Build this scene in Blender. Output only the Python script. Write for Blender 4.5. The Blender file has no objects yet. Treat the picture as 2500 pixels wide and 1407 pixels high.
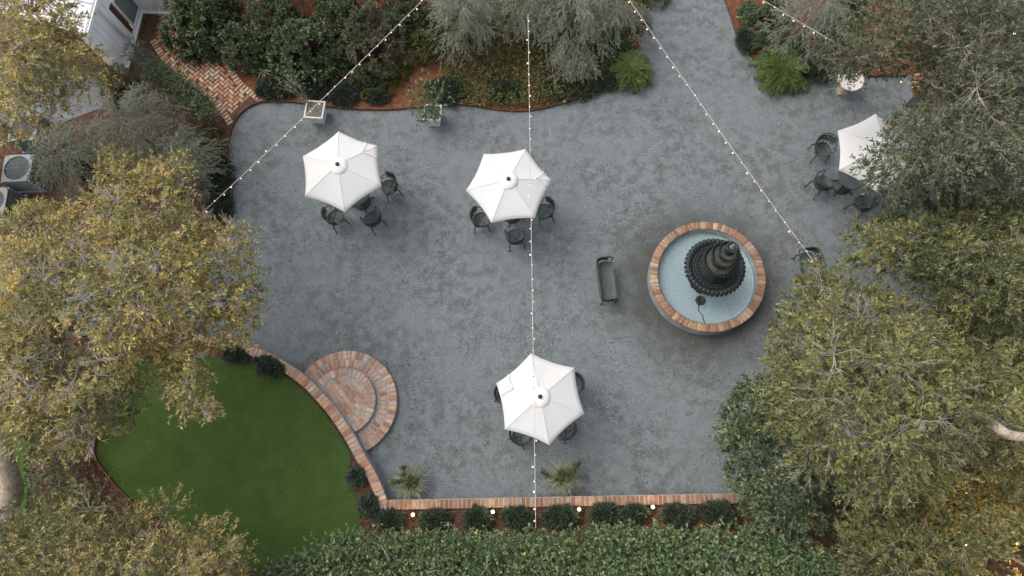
import bpy, math, random
import numpy as np
from mathutils import Vector, Matrix, noise

random.seed(7)
RNG = np.random.default_rng(11)
SC = bpy.context.scene
COL = SC.collection
PI = math.pi

# ------------------------------------------------------------------ camera
H_CAM = 17.5                       # metres above the gravel
F_PX, W_PX, H_PX = 1665.0, 2500.0, 1407.0
NAD = (1310.0, 1150.0)             # pixel straight below the drone


def _norm(v):
    v = np.asarray(v, float)
    return v / np.linalg.norm(v)


_n = _norm((NAD[0] - W_PX / 2, -(NAD[1] - H_PX / 2), -F_PX))
_ZW = -_n
_YW = np.array((0.0, 1.0, 0.0)); _YW = _norm(_YW - _ZW * _YW.dot(_ZW))
_XW = np.cross(_YW, _ZW)
CAM_M = np.array((_XW, _YW, _ZW))   # camera vector -> world vector

cam_d = bpy.data.cameras.new('camera')
cam_d.sensor_width = 36.0
cam_d.lens = 36.0 * F_PX / W_PX
cam_d.clip_start = 0.1
cam_d.clip_end = 1000
cam = bpy.data.objects.new('camera', cam_d)
COL.objects.link(cam)
_m4 = Matrix([list(CAM_M[i]) + [0.0] for i in range(3)] + [[0, 0, 0, 1]])
_m4.translation = Vector((0, 0, H_CAM))
cam.matrix_world = _m4
SC.camera = cam

# ------------------------------------------------------------------ light
SUN_EL, SUN_AZ = math.radians(56), math.radians(-62)     # azimuth clockwise from +Y (top of the picture)
world = bpy.data.worlds.new('World')
SC.world = world
world.use_nodes = True
_nt = world.node_tree
_nt.nodes.clear()
_sky = _nt.nodes.new('ShaderNodeTexSky')
_sky.sky_type = 'NISHITA'
_sky.sun_disc = False
_sky.sun_elevation = SUN_EL
_sky.sun_rotation = SUN_AZ % (2 * PI)
_sky.air_density = 1.0
_sky.dust_density = 4.0
_sky.ozone_density = 0.3
_bg = _nt.nodes.new('ShaderNodeBackground')
_bg.inputs['Strength'].default_value = 0.15
_wo = _nt.nodes.new('ShaderNodeOutputWorld')
_hs = _nt.nodes.new('ShaderNodeHueSaturation')          # thin overcast: the blue is veiled
_hs.inputs['Saturation'].default_value = 0.38
_nt.links.new(_sky.outputs[0], _hs.inputs['Color'])
_nt.links.new(_hs.outputs[0], _bg.inputs['Color'])
_nt.links.new(_bg.outputs[0], _wo.inputs['Surface'])

sun_d = bpy.data.lights.new('sun', 'SUN')
sun_d.energy = 0.5
sun_d.angle = math.radians(75)
sun_d.color = (1.0, 0.84, 0.62)
sun = bpy.data.objects.new('sun', sun_d)
COL.objects.link(sun)
_sd = Vector((math.sin(SUN_AZ) * math.cos(SUN_EL), math.cos(SUN_AZ) * math.cos(SUN_EL), math.sin(SUN_EL)))
sun.rotation_euler = _sd.to_track_quat('Z', 'Y').to_euler()
sun.location = _sd * 60

SC.view_settings.view_transform = 'Standard'
SC.view_settings.look = 'None'
SC.view_settings.exposure = 0.9
SC.view_settings.gamma = 1.0
SC.view_settings.use_curve_mapping = False
SC.render.engine = 'CYCLES'
SC.cycles.max_bounces = 6
SC.cycles.diffuse_bounces = 3
SC.cycles.glossy_bounces = 2
SC.cycles.transmission_bounces = 3
SC.cycles.sample_clamp_indirect = 4.0


# ------------------------------------------------------------------ helpers
def at(px, py, z=0.0):
    """World point at height z that the drone sees at photo pixel (px, py)."""
    d = CAM_M @ np.array((px - W_PX / 2, -(py - H_PX / 2), -F_PX))
    t = (z - H_CAM) / d[2]
    return np.array((d[0] * t, d[1] * t, z))


def at_many(p, z):
    p = np.asarray(p, float)
    c = np.stack([p[:, 0] - W_PX / 2, -(p[:, 1] - H_PX / 2), np.full(len(p), -F_PX)], 1)
    d = c @ CAM_M.T
    t = (np.asarray(z) - H_CAM) / d[:, 2]
    return np.stack([d[:, 0] * t, d[:, 1] * t, np.broadcast_to(z, len(p))], 1)


def in_poly(pts, poly):
    pts = np.asarray(pts, float); poly = np.asarray(poly, float)
    x, y = pts[:, 0], pts[:, 1]
    r = np.zeros(len(pts), bool)
    j = len(poly) - 1
    for i in range(len(poly)):
        xi, yi, xj, yj = poly[i, 0], poly[i, 1], poly[j, 0], poly[j, 1]
        c = ((yi > y) != (yj > y)) & (x < (xj - xi) * (y - yi) / (yj - yi + 1e-12) + xi)
        r ^= c
        j = i
    return r


def edge_dist(pts, poly):
    pts = np.asarray(pts, float); poly = np.asarray(poly, float)
    best = np.full(len(pts), 1e9)
    for i in range(len(poly)):
        a, b = poly[i - 1], poly[i]
        ab = b - a
        t = np.clip(((pts - a) @ ab) / (ab @ ab + 1e-12), 0, 1)
        best = np.minimum(best, np.linalg.norm(pts - a - t[:, None] * ab, axis=1))
    return best


def smooth_line(pts, n=6, closed=False):
    """Catmull-Rom through the points."""
    P = [np.asarray(p, float) for p in pts]
    out = []
    m = len(P)
    for i in range(m if closed else m - 1):
        p0 = P[(i - 1) % m] if closed or i > 0 else P[0]
        p1, p2 = P[i], P[(i + 1) % m]
        p3 = P[(i + 2) % m] if closed or i + 2 < m else P[-1]
        for k in range(n):
            t = k / n
            out.append(0.5 * ((2 * p1) + (-p0 + p2) * t + (2 * p0 - 5 * p1 + 4 * p2 - p3) * t * t
                              + (-p0 + 3 * p1 - 3 * p2 + p3) * t ** 3))
    if not closed:
        out.append(P[-1])
    return out


def tag(o, label=None, cat=None, group=None, kind=None):
    if label: o['label'] = label
    if cat: o['category'] = cat
    if group: o['group'] = group
    if kind: o['kind'] = kind
    return o


def thing(name, label, cat, loc=(0, 0, 0), rz=0.0, group=None):
    o = bpy.data.objects.new(name, None)
    o.empty_display_size = 0.2
    COL.objects.link(o)
    o.location = Vector([float(c) for c in loc])
    o.rotation_euler = (0, 0, rz)
    return tag(o, label, cat, group)


def link_mesh(name, me, mat=None, parent=None):
    o = bpy.data.objects.new(name, me)
    COL.objects.link(o)
    if mat is not None and not me.materials:
        me.materials.append(mat)
    if parent is not None:
        o.parent = parent
    return o


def np_mesh(name, V, faces, k, tint=None, smooth=False):
    """faces: (n,k) int array; tint: one float per face."""
    V = np.ascontiguousarray(V, np.float32)
    F = np.ascontiguousarray(faces, np.int32)
    me = bpy.data.meshes.new(name)
    me.vertices.add(len(V)); me.vertices.foreach_set('co', V.ravel())
    me.loops.add(F.size); me.loops.foreach_set('vertex_index', F.ravel())
    me.polygons.add(len(F)); me.polygons.foreach_set('loop_start', np.arange(0, F.size, k, dtype=np.int32))
    if smooth:
        me.polygons.foreach_set('use_smooth', np.ones(len(F), bool))
    me.update(calc_edges=True)
    if tint is not None:
        a = me.attributes.new('tint', 'FLOAT', 'FACE')
        a.data.foreach_set('value', np.ascontiguousarray(tint, np.float32))
    return me


class MB:
    """Collects polygons and links them as one mesh object."""
    def __init__(s):
        s.v, s.f, s.sm = [], [], []

    def add(s, vs, fs, smooth=False):
        o = len(s.v)
        s.v += [tuple(float(c) for c in p) for p in vs]
        s.f += [[i + o for i in f] for f in fs]
        s.sm += [smooth] * len(fs)
        return s

    def box(s, c, size, rz=0.0, taper=1.0):
        hx, hy, hz = size[0] / 2, size[1] / 2, size[2] / 2
        ca, sa = math.cos(rz), math.sin(rz)
        vs = []
        for z, t in ((-hz, taper), (hz, 1.0)):
            for x, y in ((-hx, -hy), (hx, -hy), (hx, hy), (-hx, hy)):
                x *= t; y *= t
                vs.append((c[0] + x * ca - y * sa, c[1] + x * sa + y * ca, c[2] + z))
        return s.add(vs, [(3, 2, 1, 0), (4, 5, 6, 7), (0, 1, 5, 4), (1, 2, 6, 5), (2, 3, 7, 6), (3, 0, 4, 7)])

    def tube(s, pts, r, n=6, cap=True, smooth=True):
        pts = [Vector([float(c) for c in p]) for p in pts]
        m = len(pts)
        rs = r if hasattr(r, '__len__') else [r] * m
        vs, fs = [], []
        up = None
        for i, p in enumerate(pts):
            d = (pts[min(i + 1, m - 1)] - pts[max(i - 1, 0)])
            d = d.normalized() if d.length > 1e-9 else Vector((0, 0, 1))
            if up is None:
                up = d.orthogonal().normalized()
            else:
                up = (up - d * up.dot(d))
                up = up.normalized() if up.length > 1e-6 else d.orthogonal().normalized()
            w = d.cross(up)
            for k in range(n):
                a = 2 * PI * k / n
                vs.append(p + (up * math.cos(a) + w * math.sin(a)) * rs[i])
        for i in range(m - 1):
            for k in range(n):
                a, b = i * n + k, i * n + (k + 1) % n
                fs.append((a, b, b + n, a + n))
        if cap:
            fs.append(tuple(range(n - 1, -1, -1)))
            fs.append(tuple(range((m - 1) * n, m * n)))
        return s.add(vs, fs, smooth)

    def lathe(s, prof, n=48, c=(0, 0), mod=None, smooth=True):
        """prof: list of (radius, z); mod(angle, i) scales the radius."""
        vs, fs = [], []
        for i, (r, z) in enumerate(prof):
            for k in range(n):
                a = 2 * PI * k / n
                q = r * (mod(a, i) if mod else 1)
                vs.append((c[0] + q * math.cos(a), c[1] + q * math.sin(a), z))
        for i in range(len(prof) - 1):
            for k in range(n):
                a, b = i * n + k, i * n + (k + 1) % n
                fs.append((a, b, b + n, a + n))
        return s.add(vs, fs, smooth)

    def disc(s, c, r, n=24):
        return s.add([(c[0] + r * math.cos(2 * PI * k / n), c[1] + r * math.sin(2 * PI * k / n), c[2])
                      for k in range(n)], [tuple(range(n))])

    def ball(s, c, r, n=8, m=5, sz=1.0):
        vs = [(c[0], c[1], c[2] + r * sz)]
        fs = []
        for i in range(1, m):
            t = PI * i / m
            for k in range(n):
                a = 2 * PI * k / n
                vs.append((c[0] + r * math.sin(t) * math.cos(a), c[1] + r * math.sin(t) * math.sin(a),
                           c[2] + r * sz * math.cos(t)))
        vs.append((c[0], c[1], c[2] - r * sz))
        for k in range(n):
            fs.append((0, 1 + k, 1 + (k + 1) % n))
            fs.append((len(vs) - 1, 1 + (m - 2) * n + (k + 1) % n, 1 + (m - 2) * n + k))
        for i in range(m - 2):
            for k in range(n):
                a, b = 1 + i * n + k, 1 + i * n + (k + 1) % n
                fs.append((a, a + n, b + n, b))
        return s.add(vs, fs, True)

    def sweep(s, L, R, z0, z1, smooth=False):
        """Solid between two polylines L and R (lists of xy), from z0 to z1."""
        m = len(L)
        vs = []
        for a, b in zip(L, R):
            vs += [(a[0], a[1], z0), (a[0], a[1], z1), (b[0], b[1], z1), (b[0], b[1], z0)]
        fs = []
        for i in range(m - 1):
            o = i * 4
            for k in range(4):
                fs.append((o + k, o + 4 + k, o + 4 + (k + 1) % 4, o + (k + 1) % 4))
        fs += [(3, 2, 1, 0), tuple((m - 1) * 4 + k for k in range(4))]
        return s.add(vs, fs, smooth)

    def prism(s, poly, z0, z1):
        m = len(poly)
        vs = [(p[0], p[1], z0) for p in poly] + [(p[0], p[1], z1) for p in poly]
        fs = [tuple(range(m - 1, -1, -1)), tuple(range(m, 2 * m))]
        fs += [(i, (i + 1) % m, m + (i + 1) % m, m + i) for i in range(m)]
        return s.add(vs, fs)

    def mesh(s, name, mat=None, origin=None):
        v = s.v
        if origin is not None:
            v = [(p[0] - origin[0], p[1] - origin[1], p[2] - origin[2]) for p in v]
        me = bpy.data.meshes.new(name)
        me.from_pydata(v, [], s.f)
        me.polygons.foreach_set('use_smooth', s.sm)
        me.update()
        if mat: me.materials.append(mat)
        return me

    def build(s, name, mat=None, parent=None, world=True):
        """world=True: the collected points are world points; they are made local to the parent's location."""
        org = tuple(parent.location) if (parent is not None and world) else None
        return link_mesh(name, s.mesh(name, mat, org), None, parent)


def copy_tree(o, parent=None):
    c = o.copy(); COL.objects.link(c)
    if parent is not None: c.parent = parent
    for ch in list(o.children):
        copy_tree(ch, c)
    return c


# ------------------------------------------------------------------ materials
class NT:
    def __init__(s, name, rough=0.8, spec=0.3):
        s.m = bpy.data.materials.new(name); s.m.use_nodes = True
        s.t = s.m.node_tree
        s.b = s.t.nodes['Principled BSDF']
        s.b.inputs['Roughness'].default_value = rough
        s.b.inputs['Specular IOR Level'].default_value = spec

    def n(s, kind, **kw):
        nd = s.t.nodes.new(kind)
        for k, v in kw.items():
            if k in nd.inputs: nd.inputs[k].default_value = v
            else: setattr(nd, k, v)
        return nd

    def l(s, a, b):
        s.t.links.new(a, b)

    def coord(s, kind='Object'):
        if not hasattr(s, '_tc'): s._tc = s.n('ShaderNodeTexCoord')
        return s._tc.outputs[kind]

    def pos(s):
        if not hasattr(s, '_geo'): s._geo = s.n('ShaderNodeNewGeometry')
        return s._geo.outputs['Position']

    def noise(s, scale, detail=4, rough=0.6, vec=None):
        nd = s.n('ShaderNodeTexNoise'); nd.inputs['Scale'].default_value = scale
        nd.inputs['Detail'].default_value = detail; nd.inputs['Roughness'].default_value = rough
        s.l(vec if vec is not None else s.pos(), nd.inputs['Vector'])
        return nd.outputs['Fac']

    def ramp(s, fac, stops, interp='LINEAR'):
        r = s.n('ShaderNodeValToRGB'); e = r.color_ramp.elements
        r.color_ramp.interpolation = interp
        while len(e) < len(stops): e.new(0.5)
        for el, (p, c) in zip(e, stops):
            el.position = p
            el.color = (c, c, c, 1) if not hasattr(c, '__len__') else (*c[:3], 1)
        s.l(fac, r.inputs[0])
        return r.outputs[0]

    def mix(s, fac, a, b, mode='MIX'):
        nd = s.n('ShaderNodeMix'); nd.data_type = 'RGBA'; nd.blend_type = mode
        for sock, v in ((nd.inputs[0], fac), (nd.inputs[6], a), (nd.inputs[7], b)):
            if hasattr(v, 'is_output'): s.l(v, sock)
            elif hasattr(v, '__len__'): sock.default_value = (*v[:3], 1)
            else: sock.default_value = v
        return nd.outputs[2]

    def color(s, c):
        if hasattr(c, 'is_output'): s.l(c, s.b.inputs['Base Color'])
        else: s.b.inputs['Base Color'].default_value = (*c, 1)
        return s

    def bump(s, h, strength=0.4, dist=0.02):
        nd = s.n('ShaderNodeBump'); nd.inputs['Strength'].default_value = strength
        nd.inputs['Distance'].default_value = dist
        s.l(h, nd.inputs['Height']); s.l(nd.outputs[0], s.b.inputs['Normal'])
        return s


def plain(name, c, rough=0.6, spec=0.3, var=0.25, scale=6.0, bump=0.0, metal=0.0):
    m = NT(name, rough, spec)
    f = m.noise(scale, 5)
    m.color(m.mix(m.ramp(f, [(0.3, 0.0), (0.7, 1.0)]), [x * (1 - var) for x in c], [min(1, x * (1 + var)) for x in c]))
    m.b.inputs['Metallic'].default_value = metal
    if bump: m.bump(m.noise(scale * 9, 3), bump, 0.01)
    return m.m


def leaf_mat(name, stops, rough=0.5, spec=0.35, trans=0.32):
    """Leaf colours run along the per-leaf attribute «tint»."""
    m = NT(name, rough, spec)
    a = m.n('ShaderNodeAttribute'); a.attribute_name = 'tint'
    c = m.ramp(a.outputs['Fac'], stops)
    m.color(c)
    tr = m.n('ShaderNodeBsdfTranslucent'); m.l(c, tr.inputs['Color'])
    mx = m.n('ShaderNodeMixShader'); mx.inputs[0].default_value = trans
    m.l(m.b.outputs[0], mx.inputs[1]); m.l(tr.outputs[0], mx.inputs[2])
    m.l(mx.outputs[0], m.t.nodes['Material Output'].inputs['Surface'])
    return m.m


def gravel_mat():
    m = NT('gravel', 0.85, 0.25)
    v = m.n('ShaderNodeTexVoronoi'); v.inputs['Scale'].default_value = 60; m.l(m.pos(), v.inputs['Vector'])
    sep = m.n('ShaderNodeSeparateColor'); m.l(v.outputs['Color'], sep.inputs[0])
    chip = m.ramp(sep.outputs[0], [(0.0, (0.118, 0.141, 0.151)), (0.35, (0.144, 0.172, 0.183)),
                                   (0.75, (0.165, 0.193, 0.205)), (0.95, (0.185, 0.213, 0.224)), (1.0, (0.277, 0.297, 0.300))])
    fine = m.noise(120, 2, 0.7)
    chip = m.mix(m.ramp(fine, [(0.35, 0.0), (0.65, 0.35)]), chip, (0.13, 0.14, 0.145))
    # litter and dirt trodden into the stones
    big = m.noise(0.55, 6, 0.62); med = m.noise(3.4, 6, 0.75); grit = m.noise(34, 4, 0.8)
    mul = m.n('ShaderNodeMath'); mul.operation = 'MULTIPLY'
    m.l(m.ramp(big, [(0.38, 0.15), (0.55, 1.0)]), mul.inputs[0]); m.l(m.ramp(med, [(0.44, 0.0), (0.57, 0.95)]), mul.inputs[1])
    mul2 = m.n('ShaderNodeMath'); mul2.operation = 'MULTIPLY'
    m.l(mul.outputs[0], mul2.inputs[0]); m.l(m.ramp(grit, [(0.42, 0.2), (0.57, 1.0)]), mul2.inputs[1])
    c = m.mix(m.ramp(mul2.outputs[0], [(0.0, 0.0), (1.0, 0.95)]), chip, (0.074, 0.067, 0.057))
    # damp ring round the fountain
    d = m.n('ShaderNodeVectorMath'); d.operation = 'DISTANCE'
    m.l(m.pos(), d.inputs[0]); d.inputs[1].default_value = (float(FC[0]) - 0.12, float(FC[1]) - 0.1, 0)
    w = m.n('ShaderNodeMath'); w.operation = 'MULTIPLY_ADD'
    m.l(m.noise(1.6, 5, 0.65), w.inputs[0]); w.inputs[1].default_value = 1.5; m.l(d.outputs['Value'], w.inputs[2])
    mr = m.n('ShaderNodeMapRange'); m.l(w.outputs[0], mr.inputs[0])
    for i, q in enumerate((2.25, 3.45, 0.9, 0.0)): mr.inputs[i + 1].default_value = q
    wet = m.n('ShaderNodeMath'); wet.operation = 'MULTIPLY'
    m.l(mr.outputs[0], wet.inputs[0]); m.l(m.ramp(grit, [(0.3, 0.6), (0.6, 1.0)]), wet.inputs[1])
    c = m.mix(wet.outputs[0], c, (0.048, 0.050, 0.044))
    m.color(c)
    m.bump(v.outputs['Distance'], 0.6, 0.012)
    return m.m


def brick_mat(name, stops, pale=0.35):
    """Every brick takes its own colour from its object's random number; lime and soot wear by noise."""
    m = NT(name, 0.9, 0.2)
    oi = m.n('ShaderNodeObjectInfo')
    base = m.ramp(oi.outputs['Random'], stops)
    tc = m.coord('Object')
    off = m.n('ShaderNodeVectorMath'); off.operation = 'ADD'
    m.l(tc, off.inputs[0]); m.l(oi.outputs['Location'], off.inputs[1])
    v = off.outputs[0]
    n1 = m.noise(14, 5, 0.65, v); n2 = m.noise(55, 4, 0.7, v)
    c = m.mix(m.ramp(n1, [(0.35, 0.0), (0.75, 0.55)]), base, (0.12, 0.075, 0.05))
    c = m.mix(m.ramp(n2, [(0.55, 0.0), (0.72, pale)]), c, (0.52, 0.44, 0.355))
    m.color(c)
    m.bump(n2, 0.5, 0.006)
    return m.m


# fountain centre, needed by the gravel
FC = at(1727.6, 673.2, 0.5)

OLD_BRICK = [(0.0, (0.331, 0.148, 0.096)), (0.12, (0.463, 0.261, 0.163)), (0.25, (0.364, 0.154, 0.091)), (0.38, (0.518, 0.340, 0.210)),
             (0.5, (0.463, 0.284, 0.214)), (0.62, (0.573, 0.454, 0.350)), (0.72, (0.309, 0.120, 0.079)), (0.82, (0.540, 0.352, 0.191)),
             (0.92, (0.551, 0.420, 0.350)), (1.0, (0.209, 0.182, 0.175))]
RED_BRICK = [(0.0, (0.184, 0.081, 0.052)), (0.16, (0.276, 0.146, 0.085)), (0.30, (0.230, 0.104, 0.065)), (0.44, (0.331, 0.198, 0.110)),
             (0.56, (0.248, 0.125, 0.080)), (0.68, (0.405, 0.291, 0.170)), (0.80, (0.221, 0.099, 0.065)), (0.90, (0.442, 0.364, 0.270)),
             (1.0, (0.175, 0.130, 0.110))]
M = {}
M['gravel'] = gravel_mat()
M['old_brick'] = brick_mat('old_brick', OLD_BRICK, 0.45)
M['red_brick'] = brick_mat('red_brick', RED_BRICK, 0.25)
M['mortar'] = plain('mortar', (0.30, 0.28, 0.265), 0.95, 0.1, 0.25, 12, 0.3)
M['render'] = plain('cement_render', (0.20, 0.215, 0.22), 0.9, 0.15, 0.3, 3.5, 0.25)
M['soil'] = plain('soil', (0.07, 0.045, 0.03), 0.95, 0.1, 0.5, 5, 0.8)
M['mulch'] = plain('mulch', (0.098, 0.056, 0.038), 0.95, 0.1, 0.5, 9, 0.9)
M['straw_bed'] = plain('straw_bed', (0.135, 0.062, 0.034), 0.95, 0.1, 0.45, 7, 0.9)
M['turf'] = plain('turf_base', (0.054, 0.090, 0.024), 0.95, 0.05, 0.14, 2.2, 0.4)
M['concrete'] = plain('concrete', (0.18, 0.19, 0.195), 0.9, 0.2, 0.2, 2.0, 0.2)
M['rust'] = plain('rusty_steel', (0.105, 0.045, 0.03), 0.8, 0.3, 0.4, 8, 0.2)
M['iron'] = plain('dark_green_iron', (0.030, 0.041, 0.039), 0.5, 0.4, 0.35, 9, 0.1)
M['seat_iron'] = plain('sky_paled_green_iron', (0.058, 0.073, 0.070), 0.6, 0.35, 0.2, 9, 0.1)  # sky reflection on the flat plates, put into a lighter base colour
M['fountain_iron'] = plain('fountain_iron', (0.012, 0.019, 0.020), 0.5, 0.4, 0.4, 14, 0.25)
M['silt'] = plain('dry_silt', (0.072, 0.069, 0.057), 0.9, 0.2, 0.45, 9, 0.4)
M['silver'] = plain('worn_metal', (0.17, 0.18, 0.18), 0.5, 0.4, 0.4, 30, 0.1)
M['black_plastic'] = plain('black_plastic', (0.02, 0.024, 0.026), 0.5, 0.35, 0.3, 10)
M['white_paint'] = plain('white_paint', (0.87, 0.875, 0.88), 0.55, 0.3, 0.06, 2.5, 0.05)
M['roof_white'] = plain('white_metal_roof', (0.80, 0.81, 0.83), 0.45, 0.4, 0.1, 1.5)
M['glass'] = plain('window_glass', (0.20, 0.235, 0.22), 0.18, 0.5, 0.1, 1.0)
M['wood'] = plain('brown_wood', (0.10, 0.055, 0.03), 0.75, 0.25, 0.35, 8, 0.2)
M['planter'] = plain('white_planter', (0.60, 0.58, 0.55), 0.8, 0.2, 0.12, 5, 0.15)
M['potting'] = plain('potting_soil', (0.15, 0.15, 0.125), 0.95, 0.1, 0.4, 18, 0.6)
M['stone'] = plain('cast_stone', (0.50, 0.47, 0.45), 0.9, 0.15, 0.12, 16, 0.3)
M['stone_buff'] = plain('buff_stone', (0.42, 0.33, 0.235), 0.9, 0.15, 0.15, 10, 0.3)
M['ac_paint'] = plain('grey_green_paint', (0.20, 0.23, 0.225), 0.55, 0.35, 0.1, 4)
M['ac_dark'] = plain('dark_coil', (0.045, 0.055, 0.058), 0.6, 0.3, 0.2, 6)
M['ac_fan'] = plain('fan_blade', (0.36, 0.37, 0.36), 0.5, 0.4, 0.1, 6)
M['cable'] = plain('pale_cable', (0.50, 0.50, 0.49), 0.6, 0.3, 0.05)
M['socket'] = plain('bulb_socket', (0.20, 0.13, 0.09), 0.6, 0.3, 0.05)
M['bark'] = plain('oak_bark', (0.27, 0.225, 0.185), 0.95, 0.1, 0.4, 9, 1.0)
M['bark_pale'] = plain('pale_twig', (0.37, 0.335, 0.30), 0.9, 0.15, 0.3, 6, 0.2)
def bark_mat():
    m = NT('mottled_bark', 0.95, 0.1)
    a = m.noise(7, 6, 0.7); b = m.noise(28, 5, 0.75)
    c = m.mix(m.ramp(a, [(0.38, 0.0), (0.62, 1.0)]), (0.34, 0.27, 0.205), (0.60, 0.52, 0.41))
    c = m.mix(m.ramp(b, [(0.46, 0.0), (0.62, 0.8)]), c, (0.17, 0.135, 0.10))
    m.color(c); m.bump(b, 1.0, 0.03)
    return m.m


M['bark_warm'] = bark_mat()
M['twig_grey'] = plain('grey_twig', (0.22, 0.20, 0.175), 0.9, 0.15, 0.3, 6, 0.2)
M['twig_dark'] = plain('dark_twig', (0.10, 0.08, 0.06), 0.9, 0.15, 0.3, 6, 0.2)


def cloth_mat():
    m = NT('white_canvas', 0.85, 0.15)
    f = m.noise(1.7, 4)
    c = m.mix(f, (0.62, 0.625, 0.62), (0.68, 0.68, 0.675))
    m.color(c)
    m.bump(m.noise(9, 3), 0.12, 0.02)
    tr = m.n('ShaderNodeBsdfTranslucent'); tr.inputs['Color'].default_value = (0.75, 0.75, 0.73, 1)
    mx = m.n('ShaderNodeMixShader'); mx.inputs[0].default_value = 0.18
    m.l(m.b.outputs[0], mx.inputs[1]); m.l(tr.outputs[0], mx.inputs[2])
    m.l(mx.outputs[0], m.t.nodes['Material Output'].inputs['Surface'])
    return m.m


def cream_mat():
    return plain('cream_canvas', (0.69, 0.675, 0.635), 0.85, 0.15, 0.05, 5)


def pool_mat():
    """Penny mosaic under a film of dust: round tiles in a grid, too small to build."""
    m = NT('penny_mosaic', 0.45, 0.4)
    v = m.n('ShaderNodeTexVoronoi'); v.inputs['Scale'].default_value = 30; v.inputs['Randomness'].default_value = 0.15
    m.l(m.pos(), v.inputs['Vector'])
    sep = m.n('ShaderNodeSeparateColor'); m.l(v.outputs['Color'], sep.inputs[0])
    tile = m.ramp(sep.outputs[0], [(0.0, (0.205, 0.40, 0.455)), (0.5, (0.27, 0.475, 0.53)), (1.0, (0.35, 0.55, 0.605))])
    g = m.ramp(v.outputs['Distance'], [(0.42, 0.0), (0.52, 1.0)])
    c = m.mix(g, tile, (0.22, 0.28, 0.30))
    dirt = m.ramp(m.noise(1.5, 5, 0.65), [(0.42, 0.0), (0.7, 0.3)])
    c = m.mix(dirt, c, (0.24, 0.31, 0.32))
    m.color(c)
    return m.m


def emit_mat(name, c, s):
    m = NT(name, 0.4)
    m.color((0.8, 0.7, 0.5))
    m.b.inputs['Emission Color'].default_value = (*c, 1)
    m.b.inputs['Emission Strength'].default_value = s
    m.m.cycles.emission_sampling = 'NONE'
    return m.m


M['cloth'] = cloth_mat(); M['cream'] = cream_mat(); M['pool'] = pool_mat()
M['bulb'] = emit_mat('glowing_bulb', (1.0, 0.52, 0.27), 1.0)
M['lamp_glow'] = emit_mat('glowing_lens', (1.0, 0.78, 0.42), 4.0)

L_OAK = leaf_mat('sun_gilded_oak_leaves', [(0.0, (0.09, 0.112, 0.046)), (0.35, (0.19, 0.203, 0.082)), (0.62, (0.31, 0.29, 0.115)),  # olive leaf colour, with the low sun's gold painted into it
                                     (0.85, (0.50, 0.39, 0.14)), (1.0, (0.66, 0.48, 0.18))])
L_OLIVE = leaf_mat('olive_oak_leaves', [(0.0, (0.055, 0.074, 0.028)), (0.4, (0.130, 0.151, 0.060)), (0.75, (0.226, 0.235, 0.090)),
                                        (0.95, (0.319, 0.302, 0.115)), (1.0, (0.418, 0.276, 0.074))])
L_GREY = leaf_mat('grey_green_leaves', [(0.0, (0.048, 0.066, 0.038)), (0.4, (0.100, 0.126, 0.073)), (0.8, (0.188, 0.206, 0.122)),
                                        (0.97, (0.228, 0.227, 0.129)), (1.0, (0.376, 0.206, 0.060))])
L_DARK = leaf_mat('dark_glossy_leaves', [(0.0, (0.036, 0.059, 0.025)), (0.5, (0.086, 0.127, 0.057)), (0.85, (0.180, 0.224, 0.121)),
                                         (1.0, (0.228, 0.236, 0.105))], 0.4, 0.45, 0.15)
L_HEDGE = leaf_mat('hedge_leaves', [(0.0, (0.057, 0.100, 0.044)), (0.5, (0.121, 0.188, 0.086)), (0.9, (0.230, 0.281, 0.131)),
                                    (0.985, (0.257, 0.263, 0.084)), (1.0, (0.675, 0.450, 0.084))], 0.4, 0.45, 0.2)
L_JUNI = leaf_mat('blue_juniper_needles', [(0.0, (0.028, 0.045, 0.029)), (0.6, (0.064, 0.090, 0.059)), (1.0, (0.123, 0.144, 0.092))], 0.6, 0.3, 0.1)
L_CEDAR = leaf_mat('silver_needles', [(0.0, (0.129, 0.148, 0.101)), (0.6, (0.241, 0.268, 0.189)), (1.0, (0.392, 0.410, 0.303))], 0.7, 0.2, 0.1)
L_COVER = leaf_mat('variegated_cover_leaves', [(0.0, (0.045, 0.066, 0.02)), (0.5, (0.105, 0.128, 0.042)), (0.85, (0.19, 0.195, 0.075)),
                                               (1.0, (0.36, 0.34, 0.18))], 0.5, 0.35, 0.25)
L_FERN = leaf_mat('fern_leaves', [(0.0, (0.047, 0.083, 0.022)), (0.5, (0.098, 0.147, 0.040)), (1.0, (0.178, 0.221, 0.075))], 0.5, 0.3, 0.3)
L_FERN_D = leaf_mat('dark_fern_leaves', [(0.0, (0.022, 0.046, 0.018)), (0.6, (0.045, 0.082, 0.03)), (1.0, (0.08, 0.115, 0.048))], 0.5, 0.35, 0.25)
L_GOLD = leaf_mat('yellow_shrub_leaves', [(0.0, (0.06, 0.065, 0.015)), (0.6, (0.14, 0.13, 0.03)), (1.0, (0.23, 0.18, 0.05))], 0.5, 0.3, 0.25)
L_STRAP = leaf_mat('striped_grass_leaves', [(0.0, (0.15, 0.175, 0.10)), (0.6, (0.29, 0.31, 0.20)), (1.0, (0.46, 0.46, 0.33))], 0.5, 0.3, 0.25)
L_STRAW = leaf_mat('pine_straw_needles', [(0.0, (0.12, 0.045, 0.02)), (0.6, (0.23, 0.095, 0.042)), (1.0, (0.36, 0.18, 0.085))], 0.8, 0.15, 0.05)
L_CHIP = leaf_mat('bark_chips', [(0.0, (0.05, 0.028, 0.02)), (0.6, (0.115, 0.062, 0.04)), (1.0, (0.24, 0.15, 0.10))], 0.9, 0.15, 0.0)
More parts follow.
